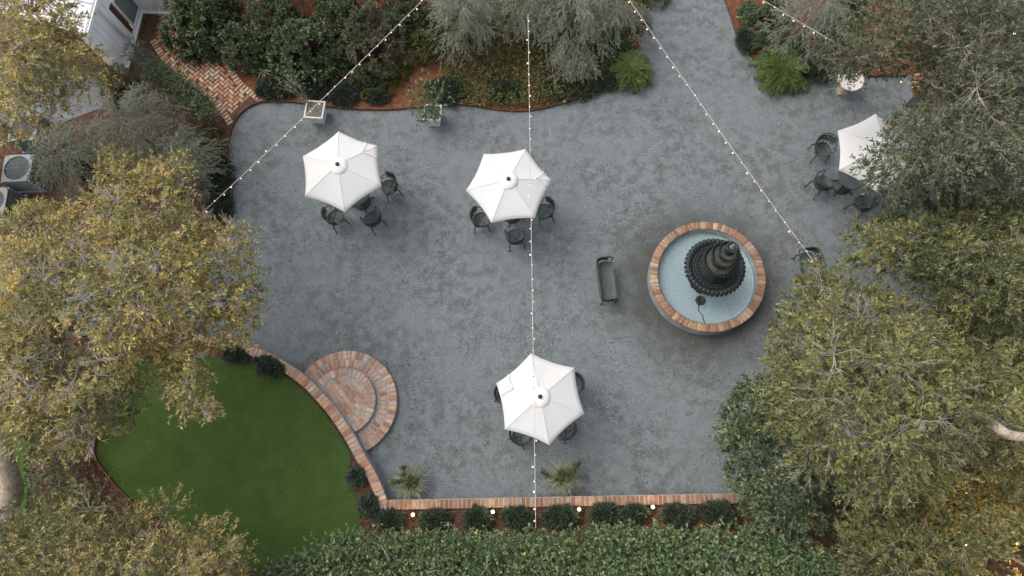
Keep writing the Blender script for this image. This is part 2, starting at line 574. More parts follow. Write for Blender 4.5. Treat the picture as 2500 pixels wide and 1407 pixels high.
L_LITTER = leaf_mat('fallen_leaves', [(0.0, (0.045, 0.038, 0.03)), (0.7, (0.085, 0.065, 0.045)), (0.95, (0.14, 0.09, 0.05)), (1.0, (0.42, 0.40, 0.36))], 0.9, 0.15, 0.0)
L_TURF = leaf_mat('turf_blades', [(0.0, (0.043, 0.074, 0.015)), (0.6, (0.077, 0.110, 0.027)), (1.0, (0.120, 0.144, 0.045))], 0.7, 0.2, 0.1)
L_CITRUS = leaf_mat('citrus_leaves', [(0.0, (0.04, 0.078, 0.026)), (0.6, (0.085, 0.13, 0.048)), (1.0, (0.17, 0.19, 0.085))], 0.45, 0.4, 0.25)


# ------------------------------------------------------------------ leaves
def unit(a):
    return a / (np.linalg.norm(a, axis=-1, keepdims=True) + 1e-12)


def leaf_mesh(name, P, D, L, W, tint, fold=0.25, droop=0.0, up=None, mid=0.45, jit=0.6):
    """One folded, pointed leaf (two triangles) per row: base P, direction D, length L, width W."""
    n = len(P)
    if up is None:
        up = np.array((0.0, 0.0, 1.0)) + RNG.normal(0, jit, (n, 3))
    S = unit(np.cross(D, up)); N = np.cross(S, D)
    L = np.broadcast_to(L, n)[:, None]; W = np.broadcast_to(W, n)[:, None]
    V = np.empty((n, 4, 3))
    V[:, 0] = P
    V[:, 1] = P + D * L * mid + S * W * 0.5 + N * W * fold
    V[:, 2] = P + D * L - np.array((0, 0, 1.0)) * L * droop
    V[:, 3] = P + D * L * mid - S * W * 0.5 + N * W * fold
    b = np.arange(n)[:, None] * 4
    F = np.concatenate([b + np.array((0, 1, 2)), b + np.array((0, 2, 3))], 1).reshape(-1, 3)
    return np_mesh(name, V.reshape(-1, 3), F, 3, np.repeat(tint, 2))


def sprays(C, Nrm, R, twigs, leaves, L, W, spread=0.9, flat=1.0, t0=0.3, splay=0.9, lift=0.25):
    """Twigs fan out of every clump centre and carry leaves; returns leaf arrays and twig ends."""
    n = len(C)
    d = unit(np.repeat(Nrm, twigs, 0) + spread * RNG.normal(0, 1, (n * twigs, 3)) * np.array((1, 1, flat)))
    c = np.repeat(C, twigs, 0)
    ln = np.repeat(R, twigs) * RNG.uniform(0.5, 1.1, n * twigs)
    m = n * twigs * leaves
    t = np.tile(t0 + (1 - t0) * (np.arange(leaves) + 0.5) / leaves, n * twigs) + RNG.normal(0, 0.04, m)
    D = np.repeat(d, leaves, 0)
    base = np.repeat(c, leaves, 0) + D * (np.repeat(ln, leaves) * t)[:, None]
    base[:, 2] -= np.repeat(ln, leaves) * 0.15 * t * t
    rad = RNG.normal(0, 1, (m, 3)); rad = unit(rad - D * (rad * D).sum(1, keepdims=True))
    ld = unit(D * (1.15 - splay * 0.5) + rad * splay + np.array((0, 0, lift)))
    ll = L * RNG.uniform(0.65, 1.2, m)
    return base, ld, ll, W * ll / L * RNG.uniform(0.8, 1.2, m), np.repeat(np.arange(n * twigs), leaves), (c, d, ln)


def tri_tubes(segs_a, segs_b, ra, rb):
    """Three-sided sticks, vectorised."""
    n = len(segs_a)
    d = unit(segs_b - segs_a)
    ref = np.where(np.abs(d[:, 2:3]) > 0.9, np.array((1.0, 0, 0)), np.array((0, 0, 1.0)))
    u = unit(np.cross(d, ref)); w = np.cross(d, u)
    V = np.empty((n, 6, 3))
    for k in range(3):
        o = u * math.cos(2 * PI * k / 3) + w * math.sin(2 * PI * k / 3)
        V[:, k] = segs_a + o * np.asarray(ra).reshape(-1, 1)
        V[:, 3 + k] = segs_b + o * np.asarray(rb).reshape(-1, 1)
    b = np.arange(n)[:, None] * 6
    F = np.concatenate([b + np.array(q) for q in ((0, 1, 4, 3), (1, 2, 5, 4), (2, 0, 3, 5))], 1).reshape(-1, 4)
    return V.reshape(-1, 3), F


def fbm(p, s, o=0.0):
    return noise.fractal(Vector((p[0] * s + o, p[1] * s - o, o)), 1.0, 2.0, 3)


def crown_points(poly, z_lo, z_hi, sep, margin, thr=-9.0, nscale=0.9, dome=140.0, seed=0.0, tries=9000, z_edge=None):
    """Clump centres spread through a crown whose outline is seen at the photo pixels of poly."""
    poly = np.asarray(poly, float)
    lo, hi = poly.min(0), poly.max(0)
    p = RNG.uniform(lo, hi, (tries, 2))
    p = p[in_poly(p, poly)]
    d = edge_dist(p, poly)
    k = d > margin
    p, d = p[k], d[k]
    z = z_lo + (z_hi - z_lo) * np.clip(np.minimum(d / dome, 1) ** 0.7 * RNG.uniform(0.45, 1.0, len(p)), 0, 1)
    w = at_many(p, z)
    keep = []
    arr = np.zeros((0, 3))
    for q in w:
        if thr > -5 and fbm(q, nscale, seed) < thr: continue
        if len(keep):
            if ((arr - q) ** 2).sum(1).min() < sep * sep: continue
        keep.append(q); arr = np.asarray(keep)
    return arr


def limbs(root, nodes, base_r, n_side=6, wig=0.12, rmin=0.007, exp=0.55):
    """Joins the clumps to the trunk top by branching limbs; returns an MB."""
    order = np.argsort(np.linalg.norm(nodes - root, axis=1))
    P = [np.asarray(root, float)]; par = [-1]; plen = [0.0]
    for i in order:
        q = nodes[i]
        A = np.asarray(P)
        cost = np.linalg.norm(A - q, axis=1) + 0.45 * np.asarray(plen)
        j = int(cost.argmin())
        P.append(q); par.append(j); plen.append(plen[j] + float(np.linalg.norm(A[j] - q)))
    cnt = [1] * len(P)
    for i in range(len(P) - 1, 0, -1):
        cnt[par[i]] += cnt[i]
    mb = MB()
    tot = cnt[0]
    for i in range(1, len(P)):
        a, b = P[par[i]], P[i]
        ra = max(rmin, base_r * (cnt[i] / tot) ** exp); rb = max(rmin * 0.7, ra * 0.72)
        ln = np.linalg.norm(b - a)
        mid1 = a + (b - a) * 0.35 + RNG.normal(0, wig * ln, 3) * (1, 1, 0.5)
        mid2 = a + (b - a) * 0.7 + RNG.normal(0, wig * ln, 3) * (1, 1, 0.5)
        pts = smooth_line([a, mid1, mid2, b], 2)
        mb.tube(pts, list(np.linspace(ra, rb, len(pts))), n_side if ra > 0.03 else 4, cap=False)
    return mb


def tree(name, label, poly, z_lo, z_hi, trunk, trunk_r, mats, leaf=(0.085, 0.030), sep=0.42, clump=0.5, twigs=15, leaves=13,
         thr=-9.0, nscale=0.9, margin=18, tint=(0.5, 0.24), tint_dx=0.0, bare=0.14, group=None, cat='tree', twig_r=0.006,
         seed=0.0, dome=140.0, limb_mat=None, splay=0.9, tries=9000, bare_up=0.35):
    """A tree: a tapered trunk through the given points, limbs to every clump of the crown, twigs and leaves."""
    leaf_m, bark_m, twig_m = mats
    C = crown_points(poly, z_lo, z_hi, sep, margin, thr, nscale, dome, seed, tries)
    tp = [np.asarray(p, float) for p in trunk]
    root = thing(name, label, cat, tp[0], group=group)
    n = len(C)
    mb = MB()
    tl = smooth_line(tp, 5)
    # a flared, knobbly trunk
    rr = [trunk_r * (1.25 - 0.5 * i / (len(tl) - 1)) * random.uniform(0.92, 1.1) for i in range(len(tl))]
    rr[0] *= 1.35
    mb.tube(tl, rr, 12)
    mb.build('trunk', bark_m, root)
    nodes = C - np.array((0, 0, clump * 0.35))
    lm = limbs(tp[-1], nodes, trunk_r * 0.62)
    lm.build('limbs', limb_mat or bark_m, root)
    nr = np.zeros((n, 3)); nr[:, 2] = 0.35
    out = C - C.mean(0); out[:, 2] = 0
    nr += unit(out) * 0.35
    R = clump * RNG.uniform(0.75, 1.25, n)
    P, D, LL, WW, owner, (tc, td, tlen) = sprays(nodes, nr, R, twigs, leaves, leaf[0], leaf[1], 0.75, 0.55, 0.38, splay)
    # some twigs have shed their leaves and show bare, forked
    bare_c = RNG.random(n) < bare
    bare_t = np.repeat(bare_c, twigs) & (RNG.random(n * twigs) < 0.5)
    keep = ~bare_t[owner]
    ct = np.repeat(np.clip(RNG.normal(tint[0], 0.17, n), 0, 1), twigs)[owner]
    tn = np.clip(ct + RNG.normal(0, tint[1], len(P)) + tint_dx * (P[:, 0] - C[:, 0].mean()), 0, 0.95)  # tint_dx paints sunlit gold into the leaves towards one side
    tn[RNG.random(len(P)) < 0.008] = 1.0
    o = np.asarray(root.location)
    me = leaf_mesh('crown', P[keep] - o, D[keep], LL[keep] * 1.12, WW[keep] * 1.14, tn[keep], 0.18, 0.05, jit=0.4)
    link_mesh('crown', me, leaf_m, root)
    # twigs
    te = tc + td * tlen[:, None]; te[:, 2] -= tlen * 0.12
    te[bare_t, 2] += bare_up * 0.35
    tm = tc * 0.5 + te * 0.5 + RNG.normal(0, 0.035, te.shape)
    rad = np.where(bare_t, twig_r * 1.25, twig_r * 0.5)
    bi = np.where(bare_t)[0]
    ni = np.where(~bare_t & (RNG.random(len(bare_t)) < 0.6))[0]
    A = [tc[bi], tm[bi], tc[ni]]; B = [tm[bi], te[bi], te[ni]]
    ra = [rad[bi], rad[bi] * 0.8, rad[ni]]; rb = [rad[bi] * 0.8, rad[bi] * 0.45, rad[ni] * 0.4]
    for k in range(3):
        s = tm[bi] + (te[bi] - tm[bi]) * RNG.uniform(0.0, 0.6, (len(bi), 1))
        dd = unit(td[bi] + RNG.normal(0, 0.55, (len(bi), 3))) * (tlen[bi] * RNG.uniform(0.3, 0.6, len(bi)))[:, None]
        A.append(s); B.append(s + dd); ra.append(rad[bi] * 0.7); rb.append(rad[bi] * 0.35)
    V, F = tri_tubes(np.concatenate(A), np.concatenate(B), np.concatenate(ra), np.concatenate(rb))
    link_mesh('twigs', np_mesh('twigs', V - o, F, 4), twig_m, root)
    return root


def dome_points(rx, ry, h, n, seed, z0=0.0, lump=0.18):
    """Points on a lumpy dome and their outward normals (local)."""
    a = RNG.uniform(0, 2 * PI, n); c = RNG.uniform(0.0, 1.0, n)
    s = np.sqrt(1 - c * c)
    u = np.stack([s * np.cos(a), s * np.sin(a), c], 1)
    k = np.array([1 + lump * 1.6 * noise.noise(Vector((q[0] * 2.2 + seed, q[1] * 2.2, q[2] * 2.2 - seed))) for q in u])
    P = u * np.array((rx, ry, h)) * k[:, None]
    P[:, 2] += z0
    return P, unit(u / np.array((rx, ry, h)))


def shrub(name, label, px, py, rpx, h, leaf_m, leaf=(0.05, 0.018), n=60, twigs=9, leaves=8, clump=0.16, z=0.0, group=None,
          tint=(0.5, 0.25), squash=1.0, stem_m=None, cat='shrub', rot=0.0, lump=0.2, spread=0.5, splay=0.8, dens=None, core=0.85):
    """A rounded bush: stems from the ground and leafy sprays over a lumpy dome."""
    c = at(px, py, z + 0.6 * h)
    e = at(px + rpx, py, z + 0.6 * h)
    rx = abs(e[0] - c[0]); ry = rx * squash
    c[2] = z
    root = thing(name, label, cat, c, rot, group)
    P, N = dome_points(rx * core, ry * core, h * core, n, px * 0.013 + py * 0.031, 0.03, lump)
    P2, N2 = dome_points(rx * 0.55, ry * 0.55, h * 0.6, n // 3, px * 0.02, 0.03, lump)
    C = np.concatenate([P - N * clump * 0.6, P2]); Nn = np.concatenate([N, N2])
    L0, D, LL, WW, owner, (tc, td, tl) = sprays(C, Nn, np.full(len(C), clump), twigs, leaves, leaf[0], leaf[1], spread, 1.0, 0.15, splay)
    ok = L0[:, 2] > 0.01
    ct = np.repeat(np.clip(RNG.normal(tint[0], 0.1, len(C)), 0, 1), twigs)[owner]
    tn = np.clip(ct + RNG.normal(0, tint[1], len(L0)), 0, 1)
    link_mesh('leaves', leaf_mesh('leaves', L0[ok], D[ok], LL[ok], WW[ok], tn[ok], 0.2), leaf_m, root)
    A = np.zeros((len(C), 3)); A[:, :2] = RNG.normal(0, 0.05, (len(C), 2)) * rx
    mid = A * 0.4 + C * 0.6 + RNG.normal(0, 0.02, C.shape)
    V, F = tri_tubes(np.concatenate([A, mid]), np.concatenate([mid, C]), np.full(2 * len(C), 0.006), np.full(2 * len(C), 0.004))
    link_mesh('stems', np_mesh('stems', V, F, 4), stem_m or M['twig_dark'], root)
    return root


def mass(name, label, poly, z_lo, z_hi, leaf_m, leaf=(0.06, 0.025), sep=0.22, clump=0.24, twigs=9, leaves=9, z0=0.0, margin=6,
         tint=(0.5, 0.22), cat='hedge', kind=None, stem_m=None, group=None, dome=40.0, tries=9000, thr=-9.0, bare=0, splay=0.9, seed=0.0,
         spread=0.8, stem_r=0.006):
    """A hedge or thicket: clumps spread under an outline, each on a stem from the ground."""
    C = crown_points(poly, z_lo, z_hi, sep, margin, thr, 1.2, dome, seed, tries)
    base = C.mean(0); base[2] = z0
    N = np.zeros_like(C); N[:, 2] = 0.7
    P, D, LL, WW, owner, _ = sprays(C, N, clump * RNG.uniform(0.7, 1.3, len(C)), twigs, leaves, leaf[0], leaf[1], spread, 0.7, 0.2, splay)
    ct = np.repeat(np.clip(RNG.normal(tint[0], 0.1, len(C)), 0, 1), twigs)[owner]
    tn = np.clip(ct + RNG.normal(0, tint[1], len(P)), 0, 0.97)
    tn[RNG.random(len(P)) < 0.003] = 1.0
    ok = P[:, 2] > z0 + 0.01
    if kind == 'stuff':
        o = link_mesh(name, leaf_mesh(name, P[ok], D[ok], LL[ok], WW[ok], tn[ok], 0.2), leaf_m)
        tag(o, label, cat, None, 'stuff')
        return o
    root = thing(name, label, cat, base, group=group)
    link_mesh('leaves', leaf_mesh('leaves', P[ok] - base, D[ok], LL[ok], WW[ok], tn[ok], 0.2), leaf_m, root)
    A = C.copy(); A[:, 2] = z0; A[:, :2] += RNG.normal(0, 0.08, (len(C), 2))
    V, F = tri_tubes(A, C, np.full(len(C), stem_r * 1.4), np.full(len(C), stem_r * 0.7))
    if bare:
        i = RNG.choice(len(C), bare, replace=False)
        d = unit(RNG.normal(0, 1, (bare, 3)) * (1, 1, 0.15) + (0, 0, 0.35))
        s = C[i] + (0, 0, 0.05); m_ = s + d * 0.35; e = m_ + unit(d + RNG.normal(0, 0.35, d.shape)) * 0.32
        f1 = m_ + unit(d + RNG.normal(0, 0.7, d.shape)) * 0.22
        V2, F2 = tri_tubes(np.concatenate([s, m_, m_]), np.concatenate([m_, e, f1]), np.full(3 * bare, 0.009), np.full(3 * bare, 0.006))
        F = np.concatenate([F, F2 + len(V)]); V = np.concatenate([V, V2])
    tag(link_mesh('stems', np_mesh('stems', V - base, F, 4), stem_m or M['twig_grey'], root), kind='stuff')
    return root


def scatter(name, label, poly, z, n, leaf_m, L, W, cat, flat=0.12, thr=None, nscale=1.0, seed=0.0, tint=(0.5, 0.28), kind='stuff', lift=0.01):
    """Loose pieces lying on the ground (one object, stuff)."""
    poly = np.asarray(poly, float)
    p = RNG.uniform(poly.min(0), poly.max(0), (n * 4, 2))
    p = p[in_poly(p, poly)]
    w = at_many(p, z + lift)
    if thr is not None:
        w = np.asarray([q for q in w if fbm(q, nscale, seed) + random.gauss(0, 0.12) > thr])
    w = w[:n]
    a = RNG.uniform(0, 2 * PI, len(w))
    D = unit(np.stack([np.cos(a), np.sin(a), RNG.normal(flat * 0.6, flat, len(w))], 1))
    w[:, 2] += np.abs(RNG.normal(0, 0.006, len(w)))
    o = link_mesh(name, leaf_mesh(name, w, D, L * RNG.uniform(0.6, 1.3, len(w)), W * RNG.uniform(0.7, 1.3, len(w)),
                                  np.clip(RNG.normal(tint[0], tint[1], len(w)), 0, 1), 0.15, jit=0.3), leaf_m)
    tag(o, label, cat, None, kind)
    return o


def sheet(name, poly_px, z, mat, label=None):
    w = [at(p[0], p[1], z) for p in poly_px]
    mb = MB(); mb.add(w, [tuple(range(len(w)))])
    o = mb.build(name, mat)
    # face up
    if o.data.polygons[0].normal.z < 0: o.data.flip_normals()
    return tag(o, label, None, None, 'structure')


# bricks: a few worn variants shared by all
def brick_mesh(seed, mat, L=0.2, W=0.092, Hh=0.07):
    r = random.Random(seed)
    j = lambda s: r.uniform(-s, s)
    vs = []
    for z, ins in ((0.0, 0.0), (Hh - 0.012, 0.0), (Hh, 0.010)):
        for sx, sy in ((-1, -1), (1, -1), (1, 1), (-1, 1)):
            cut = r.uniform(0, 0.008) if z > 0 else 0
            vs.append((sx * (L / 2 - ins - cut) + j(0.003), sy * (W / 2 - ins - cut * 0.6) + j(0.003), z + (j(0.003) if z > 0.03 else 0)))
    fs = [(8, 9, 10, 11)]
    for a in (0, 4):
        for k in range(4):
            fs.append((a + k, a + (k + 1) % 4, a + 4 + (k + 1) % 4, a + 4 + k))
    me = bpy.data.meshes.new('brick'); me.from_pydata(vs, [], fs); me.update()
    me.materials.append(mat)
    return me


BRICKS = {k: [brick_mesh(i, M[k]) for i in range(6)] for k in ('old_brick', 'red_brick')}


def lay(kind, parent, x, y, z, rz, sx=1.0, sy=1.0):
    """Lays one brick (its top about z + 0.07) as a part of parent."""
    o = bpy.data.objects.new('brick', random.choice(BRICKS[kind]))
    COL.objects.link(o)
    o.parent = parent
    l = parent.location
    o.location = (x - l[0], y - l[1], z - l[2] + random.uniform(-0.004, 0.004))
    o.rotation_euler = (random.uniform(-0.015, 0.015), random.uniform(-0.015, 0.015), rz + random.uniform(-0.02, 0.02))
    o.scale = (sx * random.uniform(0.96, 1.01), sy * random.uniform(0.94, 1.02), 1)
    return o


# ------------------------------------------------------------------ the setting
g = MB(); g.add([(-300, -300, -0.05), (300, -300, -0.05), (300, 300, -0.05), (-300, 300, -0.05)], [(0, 1, 2, 3)])
tag(g.build('ground', M['soil']), kind='structure')

EDGE_LEFT = [(640, 246), (610, 257), (585, 276), (567, 304), (557, 340), (554, 375), (557, 410), (564, 450), (561, 490), (550, 530), (535, 570), (515, 610)]
EDGE_TOP = [(640, 246), (700, 246), (760, 253), (830, 261), (920, 266), (1000, 262), (1060, 256), (1110, 252), (1160, 257), (1215, 266), (1280, 269),
            (1335, 260), (1395, 244), (1445, 226), (1490, 202), (1530, 165), (1558, 115), (1571, 73), (1577, 20), (1579, -40), (1580, -160)]
EDGE_RIGHT = [(1768, -160), (1769, -40), (1773, 0), (1785, 35), (1800, 80), (1820, 115), (1848, 146), (1890, 172), (1950, 184), (2044, 186), (2136, 183), (2236, 182)]
WALL_Z, LAWN_Z, BED_Z = 0.45, 0.375, 0.035

gravel_poly = ([tuple(p) for p in smooth_line(EDGE_LEFT, 4)][::-1] + [tuple(p) for p in smooth_line(EDGE_TOP, 4)][1:]
               + [tuple(p) for p in smooth_line(EDGE_RIGHT, 4)]
               + [(2250, 182), (2330, 400), (2340, 760), (2300, 1000), (2250, 1240), (930, 1240), (600, 850), (-200, 800), (-200, 560), (300, 590), (500, 612)])
sheet('gravel_yard', gravel_poly, 0.0, M['gravel'])

bed_north = ([(380, -160), (380, 60), (476, 70), (500, 128), (552, 148), (590, 200), (640, 246)] + [tuple(p) for p in smooth_line(EDGE_TOP, 4)][1:])
sheet('pine_straw_bed', bed_north, BED_Z, M['straw_bed'])
bed_right = [tuple(p) for p in smooth_line(EDGE_RIGHT, 4)] + [(2236, -160)]
sheet('mulch_bed', bed_right, BED_Z, M['straw_bed'])
bed_left = [(-200, -160), (380, -160), (380, 60), (395, 148), (430, 174), (481, 222), (522, 254), (566, 306)] \
    + [tuple(p) for p in smooth_line(EDGE_LEFT, 4)][14:] + [(300, 588), (-200, 558)]
sheet('garden_bed', bed_left, BED_Z, M['mulch'])

# raised terrace with the lawn, held by the brick walls
IN_PX = [(330, 796), (440, 806), (533, 826), (582, 836), (641, 854), (683, 875), (729, 904), (762, 930), (794, 963), (827, 1002), (866, 1061), (892, 1110), (919, 1156), (938, 1200), (945, 1221)]
OUT_PX = [(326, 818), (433, 828), (523, 849), (572, 859), (629, 876), (668, 896), (712, 924), (743, 949), (772, 980), (803, 1017), (841, 1074), (867, 1122), (894, 1167), (914, 1210), (927, 1246)]
IN_W = smooth_line([at(x, y, WALL_Z)[:2] for x, y in IN_PX], 5)
OUT_W = smooth_line([at(x, y, WALL_Z)[:2] for x, y in OUT_PX], 5)
S0, S1 = at(945, 1221, WALL_Z)[:2], at(1900, 1203, WALL_Z)[:2]
T0, T1 = at(927, 1246, WALL_Z)[:2], at(1900, 1228, WALL_Z)[:2]
mid_line = [(a + b) / 2 for a, b in zip(IN_W, OUT_W)] + [(S1 + T1) / 2 + np.array((0.0, 0.0)), np.array((14.0, (S1 + T1)[1] / 2))]
terr = [tuple(p) for p in mid_line] + [(14, -12), (-18, -12), (-18, 4.4), tuple(mid_line[0] + np.array((-2.5, 0.1)))]
t_ = MB(); t_.prism(terr, -0.04, LAWN_Z - 0.025)
tag(t_.build('terrace_bed', M['mulch']), kind='structure')

LAWN_PX = [(300, 880), (360, 855), (430, 858), (520, 873), (600, 886), (662, 903), (700, 922), (733, 948), (770, 984), (800, 1020), (836, 1074), (858, 1118),
           (850, 1160), (868, 1210), (880, 1260), (872, 1300), (840, 1340), (700, 1400), (640, 1404), (595, 1394), (500, 1345), (400, 1285), (330, 1232),
           (287, 1191), (261, 1160), (233, 1120), (230, 1085), (250, 1000), (265, 930)]
lawn_s = [tuple(p) for p in smooth_line(LAWN_PX, 3, True)]
sheet('lawn', lawn_s, LAWN_Z, M['turf'])
sheet('lawn_strip', [(-60, 1040), (72, 1050), (70, 1160), (62, 1300), (-60, 1310)], LAWN_Z, M['turf'])

# concrete by the house
sheet('concrete_pad', [(-200, 120), (200, 170), (270, 215), (250, 262), (150, 300), (-200, 330)], BED_Z + 0.004, M['concrete'])

# ------------------------------------------------------------------ steel edging
def edging(name, label, px_line, z0, z1, group='rusty steel edging strips'):
    w = [at(p[0], p[1], z1) for p in smooth_line(px_line, 5)]
    L, R = [], []
    for i, p in enumerate(w):
        d = _norm((w[min(i + 1, len(w) - 1)] - w[max(i - 1, 0)])[:2])
        nrm = np.array((-d[1], d[0]))
        L.append(p[:2] + nrm * 0.018); R.append(p[:2] - nrm * 0.018)
    root = thing(name, label, 'edging', (w[0][0], w[0][1], z0), group=group)
    mb = MB(); mb.sweep(L, R, z0, z1); mb.build('strip', M['rust'], root)
    pg = MB()
    for i in range(4, len(w), 14):
        pg.box((w[i][0], w[i][1], z1 - 0.005), (0.05, 0.05, 0.03))
    tag(pg.build('stake', M['rust'], root), kind='stuff')


edging('bed_edging', 'long wavy rusty edging along the upper planting bed and both planters', EDGE_TOP, -0.03, 0.085)
edging('bed_edging', 'rusty edging curving round the foot of the brick path', EDGE_LEFT, -0.03, 0.085)
edging('bed_edging', 'rusty edging below the right fern and the stone birdbath bed', EDGE_RIGHT, -0.03, 0.085)
edging('bed_edging', 'rusty edging round the lower left side of the lawn',
       [(252, 1000), (229, 1085), (232, 1120), (260, 1160), (286, 1192), (330, 1233), (400, 1286), (500, 1346), (595, 1395), (645, 1405)], LAWN_Z - 0.02, LAWN_Z + 0.07)

# ------------------------------------------------------------------ brick walls of the terrace
def arc_walk(line, step):
    """Points and directions every step metres along a polyline."""
    P = np.asarray(line); seg = np.linalg.norm(np.diff(P, axis=0), axis=1); s = np.concatenate([[0], np.cumsum(seg)])
    out = []
    n = int(s[-1] / step)
    for k in range(n):
        q = (k + 0.5) * s[-1] / n
        i = min(np.searchsorted(s, q) - 1, len(seg) - 1)
        t = (q - s[i]) / seg[i]
        p = P[i] * (1 - t) + P[i + 1] * t
        d = _norm(P[min(i + 2, len(P) - 1)] - P[max(i - 1, 0)])
        out.append((p, d))
    return out


cw = thing('garden_wall', 'curved low retaining wall topped with old bricks beside the lawn', 'wall', (*mid_line[len(IN_W) // 2], 0))
mb = MB(); mb.sweep([a * 0.97 + b * 0.03 for a, b in zip(IN_W, OUT_W)], [a * 0.05 + b * 0.95 for a, b in zip(IN_W, OUT_W)], -0.02, WALL_Z - 0.07)
mb.build('rendered_face', M['render'], cw)
mb = MB(); mb.sweep([a * 0.95 + b * 0.05 for a, b in zip(IN_W, OUT_W)], [a * 0.05 + b * 0.95 for a, b in zip(IN_W, OUT_W)], WALL_Z - 0.069, WALL_Z - 0.014)
mb.build('mortar_bed', M['mortar'], cw)
cl = [(a + b) / 2 for a, b in zip(IN_W, OUT_W)]
for p, d in arc_walk(cl, 0.112):
    lay('old_brick', cw, p[0], p[1], WALL_Z - 0.07, math.atan2(d[1], d[0]) + PI / 2, 1.22, 1.1)

sw = thing('garden_wall', 'straight low retaining wall topped with red bricks above the row of bushes', 'wall', (*((S0 + S1 + T0 + T1) / 4), 0))
mb = MB(); mb.sweep([S0 * 0.97 + T0 * 0.03, S1 * 0.97 + T1 * 0.03], [T0 * 0.95 + S0 * 0.05, T1 * 0.95 + S1 * 0.05], -0.02, WALL_Z - 0.07)
mb.build('rendered_face', M['render'], sw)
mb = MB(); mb.sweep([S0, S1], [T0 * 0.97 + S0 * 0.03, T1 * 0.97 + S1 * 0.03], WALL_Z - 0.069, WALL_Z - 0.012)
mb.build('mortar_bed', M['mortar'], sw)
for p, d in arc_walk([(S0 + T0) / 2 + np.array((0.05, 0)), (S1 + T1) / 2], 0.108):
    lay('red_brick', sw, p[0], p[1], WALL_Z - 0.07, math.atan2(d[1], d[0]) + PI / 2, 1.12, 1.04)

# ------------------------------------------------------------------ half-round brick steps
Z1, Z2 = 0.15, 0.30
C1 = at(841, 984, Z1); C2 = at(836, 980, Z2)
R1 = np.linalg.norm(at(841 + 129, 984, Z1) - C1); R2 = np.linalg.norm(at(836 + 82, 980, Z2) - C2)
st = thing('brick_steps', 'half round brick steps leading from the gravel up to the lawn', 'steps', (C1[0], C1[1], 0))
IN_A = np.asarray(IN_W)


def gravel_side(x, y, m=0.0):
    """Distance in front of the curved wall's inner edge (positive on the gravel side)."""
    d = np.linalg.norm(IN_A - (x, y), axis=1); i = int(d.argmin())
    t = _norm(IN_A[min(i + 1, len(IN_A) - 1)] - IN_A[max(i - 1, 0)])
    n_ = np.array((-t[1], t[0]))
    return float(n_ @ (np.array((x, y)) - IN_A[i])) - m


def step_outline(c, r):
    pts = [(c[0] + r * math.cos(a), c[1] + r * math.sin(a)) for a in np.linspace(-PI * 0.85, PI * 1.15, 90)]
    return [p for p in pts if gravel_side(*p) > -0.08]


def half_step(c, r, z0, z1, mat, name):
    o = step_outline(c, r)
    # close the outline along the wall
    a = [math.atan2(p[1] - c[1], p[0] - c[0]) for p in o]
    k = max(range(len(o)), key=lambda i: (math.hypot(o[i][0] - o[i - 1][0], o[i][1] - o[i - 1][1])))
    o = o[k:] + o[:k]
    mb = MB(); mb.prism(o, z0, z1); return mb.build(name, mat, st)


half_step(C1, R1 - 0.012, -0.02, Z1 - 0.035, M['render'], 'lower_riser')
half_step(C1, R1 - 0.02, Z1 - 0.034, Z1 - 0.011, M['mortar'], 'lower_mortar')
half_step(C2, R2 - 0.012, Z1 - 0.01, Z2 - 0.035, M['render'], 'upper_riser')
half_step(C2, R2 - 0.02, Z2 - 0.034, Z2 - 0.011, M['mortar'], 'upper_mortar')


def ring(c, r_mid, z, length, step=0.108, ymin=0.05, inner=None):
    n = int(2 * PI * r_mid / step)
    for k in range(n):
        a = 2 * PI * k / n
        x, y = c[0] + r_mid * math.cos(a), c[1] + r_mid * math.sin(a)
        if gravel_side(x, y) < ymin: continue
        if inner is not None and math.hypot(x - inner[0], y - inner[1]) < inner[2] + 0.07: continue
        lay('old_brick', st, x, y, z - 0.07, a, length / 0.2)


ring(C1, R1 - 0.115, Z1, 0.215, 0.112)
ring(C1, R1 - 0.345, Z1, 0.205, 0.112, inner=(C2[0], C2[1], R2))
ring(C2, R2 - 0.11, Z2, 0.205, 0.112)
# running bond in the middle, along the wall
_i = int(np.linalg.norm(IN_A - C2[:2], axis=1).argmin())
_t = _norm(IN_A[_i + 1] - IN_A[_i - 1]); _nn = np.array((-_t[1], _t[0]))
for row in range(8):
    for kx in range(-6, 7):
        q = IN_A[_i] + _nn * (0.075 + row * 0.105) + _t * (kx * 0.218 + (0.109 if row % 2 else 0))
        if math.hypot(q[0] - C2[0], q[1] - C2[1]) < R2 - 0.27 and gravel_side(*q) > 0.05:
            lay('old_brick', st, q[0], q[1], Z2 - 0.07, math.atan2(_t[1], _t[0]))

